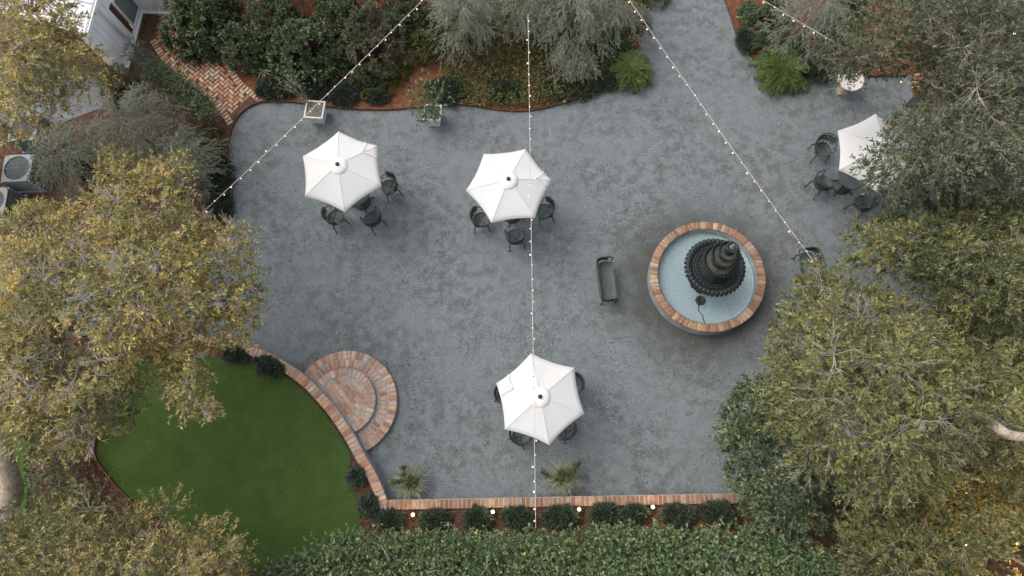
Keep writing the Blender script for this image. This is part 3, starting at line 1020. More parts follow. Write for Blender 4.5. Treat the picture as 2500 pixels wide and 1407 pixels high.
# ------------------------------------------------------------------ herringbone path
PATH_L = [(368, 100), (398, 146), (430, 174), (481, 222), (522, 254), (560, 306)]
PATH_R = [(470, 20), (476, 75), (498, 125), (552, 147), (588, 200), (643, 243)]
PATH_END = [(560, 306), (575, 284), (600, 263), (643, 243)]
path_px = PATH_L + PATH_END[1:-1] + PATH_R[::-1] + [(380, 20)]
PZ = 0.05
sheet('path_bed', path_px, BED_Z + 0.008, M['mulch'])
path = tag(bpy.data.objects.new('brick_path', None), None, None, None, 'structure')
COL.objects.link(path)
pa, pb = at(415, 110, PZ)[:2], at(603, 276, PZ)[:2]
path.location = (*pa, 0)
ax = _norm(pb - pa); ay = np.array((-ax[1], ax[0])); ang = math.atan2(ax[1], ax[0])
path_w = np.asarray([at(x, y, PZ)[:2] for x, y in path_px])
BW = 0.108
for i in range(-40, 60):
    for j in range(-40, 40):
        bx, by = i + 2 * j, -i + 2 * j
        for (cx, cy, r_) in ((bx + 1, by + 0.5, 0.0), (bx + 2.5, by + 1, PI / 2)):
            q = pa + ax * (cx * BW) + ay * (cy * BW)
            if abs(cx * BW) > 5 or abs(cy * BW) > 3: continue
            if in_poly([q], path_w)[0] and edge_dist([q], path_w)[0] > 0.17:
                lay('old_brick', path, q[0], q[1], PZ - 0.065, ang + r_, 1.0, 1.02)
for line in (PATH_L, PATH_R):
    wl = [at(x, y, PZ)[:2] for x, y in smooth_line(line, 4)]
    for p, d in arc_walk(wl, 0.112):
        q = p
        nrm = np.array((-d[1], d[0]))
        if not in_poly([p + nrm * 0.1], path_w)[0]: nrm = -nrm
        q = p + nrm * 0.06
        lay('old_brick', path, q[0], q[1], PZ - 0.06, math.atan2(d[1], d[0]) + PI / 2, 1.0, 1.05)

# ------------------------------------------------------------------ fountain
RIM_Z, FLOOR_Z = 0.5, 0.25
R_RIM = 0.5 * np.linalg.norm(at(1586, 673, RIM_Z) - at(1869.5, 673, RIM_Z))
fo = thing('fountain', 'round brick rimmed fountain with a dark tiered iron centrepiece', 'fountain', (FC[0], FC[1], 0))
fc = (0.0, 0.0)
mb = MB()
mb.lathe([(R_RIM - 0.01, -0.02), (R_RIM - 0.03, 0.03), (R_RIM - 0.035, RIM_Z - 0.075), (R_RIM - 0.24, RIM_Z - 0.075), (R_RIM - 0.24, -0.02)], 72)
mb.build('basin_wall', M['render'], fo, world=False)
mb = MB(); mb.lathe([(R_RIM - 0.215, RIM_Z - 0.012), (R_RIM - 0.214, RIM_Z - 0.08), (R_RIM - 0.235, FLOOR_Z + 0.02), (R_RIM - 0.28, FLOOR_Z), (0.02, FLOOR_Z)], 72)
mb.build('basin_lining', M['pool'], fo, world=False)
mb = MB(); mb.lathe([(R_RIM - 0.205, RIM_Z - 0.074), (R_RIM - 0.205, RIM_Z - 0.014), (R_RIM - 0.012, RIM_Z - 0.014), (R_RIM - 0.012, RIM_Z - 0.074)], 72)
mb.build('mortar_bed', M['mortar'], fo, world=False)
nb = 80
for k in range(nb):
    a = 2 * PI * (k + 0.3) / nb
    rr = R_RIM - 0.105
    lay('red_brick', fo, FC[0] + rr * math.cos(a), FC[1] + rr * math.sin(a), RIM_Z - 0.07, a, 1.07, 2 * PI * rr / nb / 0.092 * 0.93)


def tier_r(zx, zy, rz, z):
    c = at(1420 + zx / 3.908, 500 + zy / 3.908, z); e = at(1420 + (zx + rz) / 3.908, 500 + zy / 3.908, z)
    return float(np.linalg.norm(e - c))


t1, t2, t3, t4, t5 = (tier_r(1288, 581, 262, 1.33), tier_r(1345, 530, 172, 1.83), tier_r(1395, 470, 138, 2.26), tier_r(1425, 440, 100, 2.52), tier_r(1463, 400, 60, 2.8))
mb = MB()
mb.lathe([(0.44, FLOOR_Z), (0.44, 0.33), (0.36, 0.37), (0.30, 0.52), (0.22, 0.60), (0.17, 0.78), (0.22, 0.88), (0.30, 0.98), (0.34, 1.02)], 32,
         mod=lambda a, i: 1 + 0.04 * math.cos(12 * a))
mb.build('pedestal', M['fountain_iron'], fo, world=False)


def bowl(r, z, depth, n_lobes, name, floor_mat, ped):
    """A fluted cast bowl with a beaded rim, its silted floor and the stem that rises out of it."""
    m_ = lambda a, i: 1 + (0.025 if i in (2, 3, 4) else 0.012) * math.cos(n_lobes * a)
    b = MB()
    b.lathe([(r * 0.34, z - depth), (r * 0.7, z - depth * 0.75), (r * 0.95, z - depth * 0.25), (r * 1.0, z), (r * 0.955, z + 0.022),
             (r * 0.90, z + 0.005), (r * 0.86, z - 0.035), (r * 0.80, z - 0.05)], max(48, n_lobes * 3), mod=m_)
    o = b.build(name, M['fountain_iron'], fo, world=False)
    f = MB(); f.lathe([(r * 0.82, z - 0.05), (r * 0.6, z - 0.065), (r * 0.2, z - 0.055)], 40)
    f.build('bowl_floor', floor_mat, o, world=False)
    bd = MB()
    for k in range(n_lobes):
        a = 2 * PI * k / n_lobes
        bd.ball((r * 0.985 * math.cos(a), r * 0.985 * math.sin(a), z + 0.005), r * PI / n_lobes * 0.72, 6, 4, 1.2)
    tag(bd.build('beading', M['fountain_iron'], o, world=False), kind='stuff')
    if ped:
        p = MB(); p.lathe(ped, 28, mod=lambda a, i: 1 + 0.06 * math.cos(10 * a))
        p.build('stem', M['fountain_iron'], fo, world=False)
    return o


b1 = bowl(t1, 1.30, 0.30, 40, 'lower_bowl', M['fountain_iron'],
          [(t1 * 0.62, 1.25), (t1 * 0.60, 1.31), (t1 * 0.50, 1.36), (t1 * 0.47, 1.44), (t1 * 0.34, 1.50), (t1 * 0.24, 1.58), (t1 * 0.26, 1.66), (t2 * 0.6, 1.70)])
leafm = MB()
# one drooping rim leaf: a ribbed half-capsule
prof = []
for i in range(6):
    s = i / 5
    w_ = 0.060 * math.sin(PI * (0.30 + 0.62 * s)) ** 0.5
    prof.append((s * 0.125, w_, 0.03 * math.sin(PI * s) + 0.02 - 0.09 * s * s))
vs, fs = [], []
for (x, w_, z) in prof:
    for k in range(5):
        b = -1 + k * 0.5
        vs.append((x, w_ * b, z + 0.032 * (1 - b * b)))
for i in range(5):
    for k in range(4):
        a = i * 5 + k
        fs.append((a, a + 5, a + 6, a + 1))
leafm.add(vs, fs, True)
leaf_me = leafm.mesh('rim_leaf', M['fountain_iron'])
for k in range(40):
    a = 2 * PI * k / 40
    o = bpy.data.objects.new('rim_leaf', leaf_me); COL.objects.link(o); o.parent = b1
    o.location = (t1 * 0.945 * math.cos(a), t1 * 0.945 * math.sin(a), 1.285); o.rotation_euler = (0, 0, a)
rings = MB()
for rr, zz in ((0.80, 1.255), (0.70, 1.25)):
    rings.tube([(t1 * rr * math.cos(a), t1 * rr * math.sin(a), zz) for a in np.linspace(0, 2 * PI, 41)], 0.022, 5, cap=False)
for rr, zz in ((0.80, 1.262), (0.70, 1.258)):
    for k in range(32):
        a = 2 * PI * k / 32
        rings.ball((t1 * rr * math.cos(a), t1 * rr * math.sin(a), zz), 0.03, 6, 4, 0.6)
tag(rings.build('bowl_ornament', M['fountain_iron'], fo, world=False), kind='stuff')
bowl(t2, 1.83, 0.16, 30, 'second_bowl', M['silt'], [(t2 * 0.5, 1.78), (t2 * 0.42, 1.84), (t2 * 0.36, 1.95), (t2 * 0.30, 2.05), (t3 * 0.5, 2.14)])
bowl(t3, 2.26, 0.13, 28, 'third_bowl', M['silt'], [(t3 * 0.45, 2.21), (t3 * 0.36, 2.28), (t3 * 0.30, 2.36), (t4 * 0.5, 2.43)])
bowl(t4, 2.53, 0.10, 24, 'fourth_bowl', M['silt'], [(0.10, 2.48), (0.07, 2.54), (0.055, 2.62), (0.05, 2.70), (0.09, 2.75)])
mb = MB()
mb.lathe([(0.05, 2.74), (t5 * 0.9, 2.77), (t5, 2.80), (t5 * 0.92, 2.825), (t5 * 0.7, 2.81), (t5 * 0.55, 2.80), (0.05, 2.80)], 30, mod=lambda a, i: 1 + 0.04 * math.cos(15 * a))
mb.build('top_dish', M['fountain_iron'], fo, world=False)
mb = MB()
mb.lathe([(0.06, 2.80), (0.045, 2.84), (0.02, 2.87), (0.032, 2.90), (0.036, 2.93), (0.02, 2.965), (0.004, 2.99)], 14)
mb.build('finial', M['silver'], fo, world=False)

pp = at(1709, 734, FLOOR_Z)
pu = thing('pump_cover', 'small round black pump cover with a thin cable on the pool floor', 'pump', pp)
mb = MB(); mb.lathe([(0.125, 0.0), (0.125, 0.02), (0.11, 0.05), (0.09, 0.06), (0.07, 0.045), (0.0, 0.045)], 28, mod=lambda a, i: 1 + 0.015 * math.cos(14 * a))
mb.build('cover', M['black_plastic'], pu, world=False)
mb = MB()
for k in range(8):
    a = 2 * PI * k / 8
    mb.box((0.098 * math.cos(a), 0.098 * math.sin(a), 0.055), (0.05, 0.012, 0.02), a)
tag(mb.build('vent_rib', M['iron'], pu, world=False), kind='stuff')
mb = MB()
cpts = [at(1705, 744, FLOOR_Z + 0.02), at(1705, 756, FLOOR_Z + 0.01), at(1709, 764, FLOOR_Z + 0.01), at(1715, 770, FLOOR_Z + 0.01), at(1716, 778, FLOOR_Z + 0.01), at(1721, 788, FLOOR_Z + 0.05)]
mb.tube(smooth_line(cpts, 4), 0.011, 5); mb.build('cable', M['black_plastic'], pu)

# ------------------------------------------------------------------ iron chairs
def scroll(mb, c, ux, uz, r, turns=1.3, n=14, w=0.008):
    pts = []
    for i in range(n):
        t = i / (n - 1); a = turns * 2 * PI * t; q = r * (1 - 0.72 * t)
        pts.append(Vector(c) + Vector(ux) * (q * math.cos(a)) + Vector(uz) * (q * math.sin(a)))
    mb.tube(pts, w, 4)


def make_chair():
    """Cast iron garden armchair; it faces +Y, its back is at -Y."""
    root = thing('garden_chair', 'x', 'chair')
    SH = 0.44
    # seat: shield-shaped plate with a raised rim
    def out(a, k=1.0):
        r = 0.235 * (1 + 0.06 * math.sin(a)) / (abs(math.cos(a)) ** 2.6 + abs(math.sin(a)) ** 2.6) ** (1 / 2.6)
        return (k * r * math.cos(a) * (1.0 + 0.10 * math.sin(a)), k * r * math.sin(a) * 1.02)
    n = 32
    vs, fs = [], []
    for k, z in ((1.0, SH - 0.03), (1.0, SH), (0.93, SH + 0.004), (0.88, SH - 0.012), (0.45, SH - 0.02), (0.0, SH - 0.022)):
        for i in range(n):
            x, y = out(2 * PI * i / n, k); vs.append((x, y, z))
    for j in range(5):
        for i in range(n):
            a, b = j * n + i, j * n + (i + 1) % n
            fs.append((a, b, b + n, a + n))
    mb = MB(); mb.add(vs, fs, True)
    seat = mb.build('seat', M['seat_iron'], root, world=False)
    mb = MB()
    for s in (-1, 1):
        mb.tube([(0.17 * s, 0.15, SH - 0.012), (-0.14 * s, -0.17, SH - 0.012)], 0.006, 4)
    mb.build('seat_lattice', M['iron'], seat, world=False)
    # curved backrest of scrolls between two rails, wrapping into the arms
    def back(a, z):
        r = 0.245 + 0.10 * (z - SH)
        return Vector((r * math.sin(a) * 1.08, -r * math.cos(a) * 0.98 + 0.01, z))
    mb = MB()
    A = np.linspace(-1.25, 1.25, 15)
    top = lambda a: 0.80 + 0.055 * math.cos(a * 1.2)
    mb.tube([back(a, top(a)) for a in A], 0.015, 6)
    mb.tube([back(a, 0.52) for a in A], 0.011, 6)
    mb.tube([back(a, 0.50 + (top(a) - 0.5) * 0.62) for a in A], 0.008, 5)
    for a in A[::2]:
        mb.tube([back(a, 0.44 if abs(a) < 1.0 else 0.5), back(a, top(a))], 0.009, 5)
    for i in range(len(A) - 1):
        a = (A[i] + A[i + 1]) / 2
        ux = (back(a + 0.05, 0.6) - back(a - 0.05, 0.6)).normalized()
        for (z, r) in ((0.585, 0.034), (0.655, 0.030), (0.745, 0.036)):
            scroll(mb, back(a, z), ux * (1 if i % 2 else -1), (0, 0, 1), r, w=0.0105)
    mb.build('backrest', M['iron'], root, world=False)
    for s in (-1, 1):
        mb = MB()
        mb.tube(smooth_line([back(1.25 * s, 0.72), (0.285 * s, 0.05, 0.68), (0.275 * s, 0.15, 0.66), (0.25 * s, 0.205, 0.60), (0.235 * s, 0.17, 0.50), (0.22 * s, 0.15, SH)], 3), 0.014, 6)
        scroll(mb, (0.262 * s, 0.08, 0.57), (0, 1, 0), (0, 0, 1), 0.05)
        mb.build('arm', M['iron'], root, world=False)
        for q in (1, -1):
            mb = MB()
            mb.tube(smooth_line([(0.165 * s, 0.155 * q, SH - 0.02), (0.215 * s, 0.21 * q, 0.30), (0.20 * s, 0.20 * q, 0.14), (0.225 * s, 0.235 * q, 0.03), (0.245 * s, 0.255 * q, 0.014)], 4),
                    [0.024, 0.023, 0.022, 0.021, 0.019, 0.018, 0.016, 0.015, 0.014, 0.014, 0.014, 0.014, 0.015, 0.016, 0.018, 0.02, 0.016], 6)
            mb.build('leg', M['iron'], root, world=False)
    return root


chair0 = make_chair()
_used = []


def put_chair(sx, sy, tx, ty, label, group, turn=0.0):
    """Seat seen at photo pixel (sx, sy), facing world point (tx, ty)."""
    p = at(sx, sy, 0.44)
    if not _used: o = chair0
    else: o = copy_tree(chair0)
    _used.append(o)
    o.location = (p[0], p[1], 0)
    o.scale = (0.93, 0.93, 0.95)
    o.rotation_euler = (0, 0, math.atan2(ty - p[1], tx - p[0]) - PI / 2 + turn)
    tag(o, label, 'chair', group)


def make_table():
    root = thing('garden_table', 'x', 'table')
    mb = MB(); mb.lathe([(0.0, 0.70), (0.36, 0.70), (0.385, 0.685), (0.39, 0.705), (0.38, 0.722), (0.35, 0.712), (0.0, 0.712)], 40)
    mb.build('tabletop', M['seat_iron'], root, world=False)
    mb = MB(); mb.lathe([(0.05, 0.70), (0.035, 0.6), (0.05, 0.45), (0.03, 0.35), (0.055, 0.22), (0.07, 0.18)], 14)
    mb.build('pedestal', M['iron'], root, world=False)
    for k in range(4):
        a = PI / 4 + k * PI / 2
        c, s = math.cos(a), math.sin(a)
        mb = MB(); mb.tube(smooth_line([(0.05 * c, 0.05 * s, 0.22), (0.16 * c, 0.16 * s, 0.20), (0.25 * c, 0.25 * s, 0.06), (0.36 * c, 0.36 * s, 0.016)], 4), 0.018, 6)
        mb.build('leg', M['iron'], root, world=False)
    return root


# ------------------------------------------------------------------ umbrellas
ZE, ZH = 2.05, 2.42


def make_umbrella(R, loc, a0, label, strap_at, sag):
    root = thing('garden_umbrella', label, 'umbrella', loc, a0, 'white market umbrellas over the tables')
    K = 8
    for k in range(6):
        aA, aB = k * PI / 3, (k + 1) * PI / 3
        A = np.array((R * math.cos(aA), R * math.sin(aA), ZE)); B = np.array((R * math.cos(aB), R * math.sin(aB), ZE))
        Hh = np.array((0, 0, ZH))
        vs, fs = [], []
        rr = np.random.default_rng(k + int(abs(loc[0]) * 10))
        ph = rr.uniform(0, 6)
        for i in range(K + 1):
            s = 0.07 + 0.93 * i / K
            for j in range(K + 1):
                t = j / K
                p = Hh + (A - Hh) * s * (1 - t) + (B - Hh) * s * t
                bow = 4 * t * (1 - t)
                p = p * np.array((1 - 0.05 * bow * s ** 2, 1 - 0.05 * bow * s ** 2, 1))     # hem cut concave
                p[2] -= bow * sag * math.sin(PI * min(s, 1)) * 0.12 + 0.002 * bow * s
                p[2] += 0.03 * s * (1 - s)                                                    # ribs bow upward
                p[2] += (0.006 * math.sin(9 * t + ph + 5 * s) + 0.004 * math.sin(23 * t + 2 * ph)) * s * bow
                vs.append(p)
        for i in range(K):
            for j in range(K):
                a = i * (K + 1) + j
                fs.append((a, a + K + 1, a + K + 2, a + 1))
        # short hem turned down
        o = len(vs)
        for j in range(K + 1):
            q = vs[K * (K + 1) + j]
            vs.append(np.array((q[0] * 0.998, q[1] * 0.998, q[2] - 0.035)))
        for j in range(K):
            fs.append((K * (K + 1) + j, o + j, o + j + 1, K * (K + 1) + j + 1))
        mb = MB(); mb.add(vs, fs, True)
        mb.build('canopy_panel', M['cloth'], root, world=False)
        mb = MB()
        mb.tube([(0.03 * math.cos(aA), 0.03 * math.sin(aA), ZH - 0.03), (A[0] * 0.5, A[1] * 0.5, (ZH + ZE) / 2 - 0.012), (A[0] * 0.985, A[1] * 0.985, ZE - 0.018)], 0.011, 5)
        mb.build('rib', M['black_plastic'], root, world=False)
        mb = MB()                                                       # sewn seam on the rib line
        mb.tube([(A[0] * s, A[1] * s, ZH + (ZE - ZH) * s + 0.03 * s * (1 - s) + 0.003) for s in (0.1, 0.3, 0.5, 0.7, 0.9, 0.99)], 0.0065, 4)
        mb.build('seam', M['cloth'], root, world=False)
    mb = MB()
    cap = [(0.226, ZH - 0.072), (0.224, ZH - 0.062), (0.12, ZH - 0.025), (0.045, ZH + 0.004), (0.0, ZH + 0.008)]
    mb.lathe(cap, 30, mod=lambda a, i: 1 + 0.018 * math.cos(6 * a) + 0.008 * math.sin(13 * a))
    mb.build('vent_cap', M['cream'], root, world=False)
    mb = MB(); mb.lathe([(0.02, ZH - 0.002), (0.05, ZH + 0.006), (0.05, ZH + 0.036), (0.034, ZH + 0.052), (0.0, ZH + 0.054)], 16)
    mb.build('finial', M['black_plastic'], root, world=False)
    mb = MB(); mb.tube([(0, 0, 0.04), (0, 0, ZH + 0.05)], 0.02, 10); mb.build('pole', M['black_plastic'], root, world=False)
    mb = MB(); mb.lathe([(0.0, 0.0), (0.24, 0.0), (0.24, 0.03), (0.10, 0.06), (0.035, 0.08), (0.03, 0.25), (0.0, 0.25)], 24)
    mb.build('base', M['iron'], root, world=False)
    # the tie strap hanging over one corner
    k = strap_at; aA = k * PI / 3
    def on(s, da):
        a = aA + da
        rr_ = s * R
        return (rr_ * math.cos(a), rr_ * math.sin(a), ZH + (ZE - ZH) * s / max(math.cos(abs(da)), .9) + 0.03 * s * (1 - s) + 0.022)
    mb = MB()
    mb.tube(smooth_line([on(0.86, 0.26), on(0.72, 0.12), on(0.62, 0.01), on(0.72, -0.14), on(0.86, -0.30)], 4), 0.011, 5)
    mb.build('tie_strap', M['cream'], root, world=False)
    return root


def hexa(corners, z):
    W_ = np.asarray([at(x, y, z) for x, y in corners])
    c = W_.mean(0)
    r = np.linalg.norm((W_ - c)[:, :2], axis=1).mean()
    # best turn of a regular hexagon
    an = [math.atan2(w[1] - c[1], w[0] - c[0]) % (PI / 3) for w in W_]
    a0 = math.atan2(sum(math.sin(6 * a) for a in an), sum(math.cos(6 * a) for a in an)) / 6
    return c, r, a0


UM = [([(825, 321), (921, 357), (932, 457), (844, 517), (746, 478), (737, 380)], 'white umbrella nearest the two square planters', (921, 357), 0.02),
      ([(1181, 374), (1284, 363), (1346, 440), (1306, 533), (1201, 545), (1139, 466)], 'white umbrella under the light string, with a chair alone below it', (1346, 440), 0.05),
      ([(1295, 863), (1403, 898), (1427, 1011), (1341, 1087), (1233, 1050), (1212, 935)], 'white umbrella near the straight brick wall, four chairs peeking out', (1212, 935), 0.05),
      ([(2049, 317), (2137, 273), (2230, 330), (2235, 431), (2147, 475), (2054, 418)], 'white umbrella half hidden by the right tree branches', (2235, 431), 0.03)]
TB = []
tab0 = make_table()
TAB_L = ['round dark iron table peeking out under the umbrella near the planters',
         'round dark iron table under the umbrella left of the fountain bench',
         'round dark iron table under the umbrella by the straight brick wall',
         'round dark iron table under the umbrella beneath the right tree']
for i, (cor, lab, stp, sag) in enumerate(UM):
    c, r, a0 = hexa(cor, ZE)
    s_ = at(*stp, ZE)
    sa = int(round(((math.atan2(s_[1] - c[1], s_[0] - c[0]) - a0) % (2 * PI)) / (PI / 3))) % 6
    make_umbrella(r, (c[0], c[1], 0), a0, lab, sa, sag)
    TB.append(c)
    t = tab0 if i == 0 else copy_tree(tab0)
    t.location = (c[0], c[1], 0); t.rotation_euler = (0, 0, a0 + 0.4 * i)
    tag(t, TAB_L[i], 'table', 'iron tables under the umbrellas')
G = 'dark iron armchairs round the tables'
CH = [(0, 951, 455, 'dark iron chair right of the planter-side umbrella', 0.15), (0, 817, 531, 'dark iron chair with scrolled back below left of the planter-side umbrella', -0.15),
      (0, 910, 535, 'dark iron chair below right of the planter-side umbrella, back to the viewer', 0.1),
      (1, 1331, 515, 'dark iron chair right of the umbrella crossed by the light string at top', 0.2), (1, 1173, 536, 'dark iron chair at the lower left of the middle umbrella', -0.2),
      (1, 1259, 579, 'dark iron chair standing alone below the middle umbrella', 0.0),
      (2, 1399, 939, 'dark iron chair at the right edge of the umbrella near the brick wall', 0.1), (2, 1379, 1050, 'dark iron chair below right of the umbrella near the brick wall', 0.0),
      (2, 1271, 1063, 'dark iron chair below left of the umbrella near the brick wall', 0.0), (2, 1233, 962, 'dark iron chair barely showing left of the umbrella near the brick wall', 0.0),
      (3, 2009, 362, 'dark iron chair upper left of the tree-shaded umbrella, scrolled back upward', -0.5), (3, 2008, 447, 'dark iron chair lower left of the tree-shaded umbrella', 0.35),
      (3, 2108, 497, 'dark iron chair below the tree-shaded umbrella, partly under leaves', 0.25)]
for (k, sx, sy, lab, tn) in CH:
    put_chair(sx, sy, TB[k][0], TB[k][1], lab, G, tn)


# ------------------------------------------------------------------ iron benches
def make_bench():
    """Iron settee; faces +Y."""
    root = thing('garden_bench', 'x', 'bench')
    SH, hw, hd = 0.44, 0.53, 0.20
    def out(i, n, k):
        a = 2 * PI * i / n
        e = 4.5
        q = 1 / (abs(math.cos(a)) ** e + abs(math.sin(a)) ** e) ** (1 / e)
        return (k * hw * q * math.cos(a) - (1 - k) * 0.0, k * hd * q * math.sin(a))
    n = 48
    vs, fs = [], []
    for k, z in ((1.0, SH - 0.035), (1.0, SH), (0.955, SH + 0.004), (0.93, SH - 0.012), (0.5, SH - 0.018), (0.0, SH - 0.018)):
        for i in range(n):
            x, y = out(i, n, k); vs.append((x, y, z))
    for j in range(5):
        for i in range(n):
            a, b = j * n + i, j * n + (i + 1) % n
            fs.append((a, b, b + n, a + n))
    mb = MB(); mb.add(vs, fs, True); mb.build('seat', M['seat_iron'], root, world=False)
    line = smooth_line([(-0.56, 0.08), (-0.56, -0.10), (-0.50, -0.20), (-0.35, -0.235), (0, -0.245), (0.35, -0.235), (0.50, -0.20), (0.56, -0.10), (0.56, 0.08)], 5)
    hz = lambda x: 0.66 + 0.13 * max(0.0, math.cos(x * 2.2)) ** 0.7
    mb = MB()
    mb.tube([(p[0], p[1] - 0.03, hz(p[0])) for p in line], 0.016, 6)
    mb.tube([(p[0], p[1], 0.50) for p in line], 0.011, 6)
    for i in range(0, len(line), 2):
        p = line[i]
        mb.tube([(p[0], p[1], 0.44), (p[0], p[1] - 0.03, hz(p[0]))], 0.009, 5)
    for i in range(len(line) - 1):
        p = (line[i] + line[i + 1]) / 2; d = _norm(line[i + 1] - line[i])
        for fz in (0.25, 0.62):
            z = 0.5 + (hz(p[0]) - 0.5) * fz
            scroll(mb, (p[0], p[1] - 0.015, z), (d[0], d[1], 0), (0, 0, 1), 0.036 + 0.008 * fz, w=0.0105)
    mb.build('backrest', M['iron'], root, world=False)
    for s in (-1, 1):
        mb = MB()
        mb.tube(smooth_line([(0.56 * s, 0.07, hz(0.56)), (0.57 * s, 0.16, 0.62), (0.55 * s, 0.20, 0.55), (0.52 * s, 0.16, SH)], 4), 0.015, 6)
        mb.build('arm', M['iron'], root, world=False)
        for q in (1, -1):
            mb = MB()
            mb.tube(smooth_line([(0.47 * s, 0.15 * q, SH - 0.02), (0.52 * s, 0.19 * q, 0.28), (0.49 * s, 0.17 * q, 0.14), (0.51 * s, 0.20 * q, 0.014)], 4), 0.02, 6)
            mb.build('leg', M['iron'], root, world=False)
    return root


be = make_bench()
b_ = at(1483, 686, 0.44); be.location = (b_[0], b_[1], 0); be.rotation_euler = (0, 0, -PI / 2 + 0.10)
tag(be, 'dark iron bench left of the fountain, seen whole on the gravel', 'bench', 'iron benches beside the fountain')
be2 = copy_tree(be)
b_ = at(1976, 664, 0.44); be2.location = (b_[0], b_[1], 0); be2.rotation_euler = (0, 0, PI / 2 + 0.08)
tag(be2, 'dark iron bench right of the fountain, half under the tree leaves', 'bench', 'iron benches beside the fountain')
be3 = copy_tree(be)
b_ = at(235, 800, 0.44); be3.location = (b_[0], b_[1], 0); be3.rotation_euler = (0, 0, 0.1)
tag(be3, 'dark iron bench glimpsed under the golden oak above the curved wall', 'bench', 'iron benches beside the fountain')

# ------------------------------------------------------------------ planters
def planter(corners, z, label):
    W_ = [at(x, y, z) for x, y in corners]
    c = np.mean(W_, 0)
    root = thing('planter', label, 'planter', (c[0], c[1], 0), group='square white planters')
    hs = 0.5 * np.mean([np.linalg.norm(W_[i] - W_[(i + 1) % 4]) for i in range(4)])
    rz = math.atan2(W_[1][1] - W_[0][1], W_[1][0] - W_[0][0])
    root.rotation_euler = (0, 0, rz)
    b = hs * 0.66
    def sq(h, z_): return [(-h, -h, z_), (h, -h, z_), (h, h, z_), (-h, h, z_)]
    vs = sq(b, 0.0) + sq(hs - 0.025, z - 0.06) + sq(hs, z - 0.058) + sq(hs, z) + sq(hs - 0.035, z) + sq(hs - 0.045, z - 0.08)
    fs = [(3, 2, 1, 0)]
    for r_ in range(5):
        for k in range(4):
            a, d = r_ * 4 + k, r_ * 4 + (k + 1) % 4
            fs.append((a, d, d + 4, a + 4))
    mb = MB(); mb.add(vs, fs); mb.build('box', M['planter'], root, world=False)
    mb = MB(); q = hs - 0.04; mb.add(sq(q, z - 0.05), [(0, 1, 2, 3)]); mb.build('soil', M['potting'], root, world=False)
    return c, z


pc1 = planter([(743, 287), (787, 290), (794, 248), (746, 244)], 0.5, 'square white planter holding a bare stemmed sapling, crossed by the light string')
pc2 = planter([(1033, 295), (1074, 296), (1077, 255), (1037, 253)], 0.5, 'square white planter with a leafy green citrus')


def sapling(name, label, base, tips, leaf_m, leaf=(0.07, 0.035), per=26, rad=0.17, sub=3):
    root = thing(name, label, 'plant', base)
    b = np.asarray(base)
    mb = MB(); P, D = [], []
    for t in tips:
        e = at(*t)
        mid = b * 0.45 + e * 0.55 + np.array((0, 0, 0.1))
        pts = smooth_line([b, b * 0.8 + e * 0.2 + (0, 0, 0.08), mid, e], 4)
        mb.tube(pts, list(np.linspace(0.014, 0.005, len(pts))), 5)
        for k in range(per):
            p = e + RNG.normal(0, rad, 3) * (1, 1, 0.6)
            d = unit(p - e + RNG.normal(0, 0.1, 3) + (0, 0, 0.05))
            P.append(p); D.append(d)
        for k in range(sub):
            s = pts[len(pts) // 2 + k % 4]; q = e + RNG.normal(0, rad, 3)
            mb.tube([s, (s + q) / 2 + RNG.normal(0, 0.02, 3), q], [0.006, 0.005, 0.003], 4)
    P, D = np.asarray(P), np.asarray(D)
    mb.build('stem', M['twig_grey'], root)
    link_mesh('leaves', leaf_mesh('leaves', P - b, D, leaf[0] * RNG.uniform(0.6, 1.2, len(P)), leaf[1], RNG.uniform(0, 1, len(P)), 0.15), leaf_m, root)


sapling('sapling', 'thin leaning sapling with sparse pale leaves in the planter under the light string', (*pc1[0][:2] + np.array((-0.12, 0.12)), 0.46),
        [(690, 192, 1.15), (712, 180, 1.3), (722, 200, 1.1), (682, 205, 0.9), (745, 238, 0.7)], L_CITRUS, (0.085, 0.045), per=34)
sapling('citrus_shrub', 'leafy green citrus growing in the second square planter', (*pc2[0][:2], 0.46),
        [(1030, 205, 1.2), (1050, 220, 1.3), (1075, 235, 1.0), (1022, 270, 0.9), (1048, 245, 1.1), (1060, 275, 0.8), (1045, 290, 0.7), (1018, 240, 1.0)], L_CITRUS, (0.12, 0.06), per=40, rad=0.14)
for pc, lab in ((pc1, 'yellow green grass tufts growing in the planter under the light string'), (pc2, 'pale grass tufts round the foot of the planted citrus')):
    r_ = thing('grass_tuft', lab, 'plant', (pc[0][0], pc[0][1], 0.45), group='grass tufts in the planters')
    n_ = 70
    cc = RNG.uniform(-0.15, 0.15, (6, 2))
    p_ = np.zeros((n_, 3)); p_[:, :2] = cc[RNG.integers(0, 6, n_)] + RNG.normal(0, 0.015, (n_, 2))
    d_ = unit(RNG.normal(0, 1, (n_, 3)) + (0, 0, 0.9)); d_[:, 2] = np.abs(d_[:, 2])
    link_mesh('blades', leaf_mesh('blades', p_, d_, 0.11, 0.012, RNG.uniform(0, 1, n_), 0.1), L_STRAP, r_)

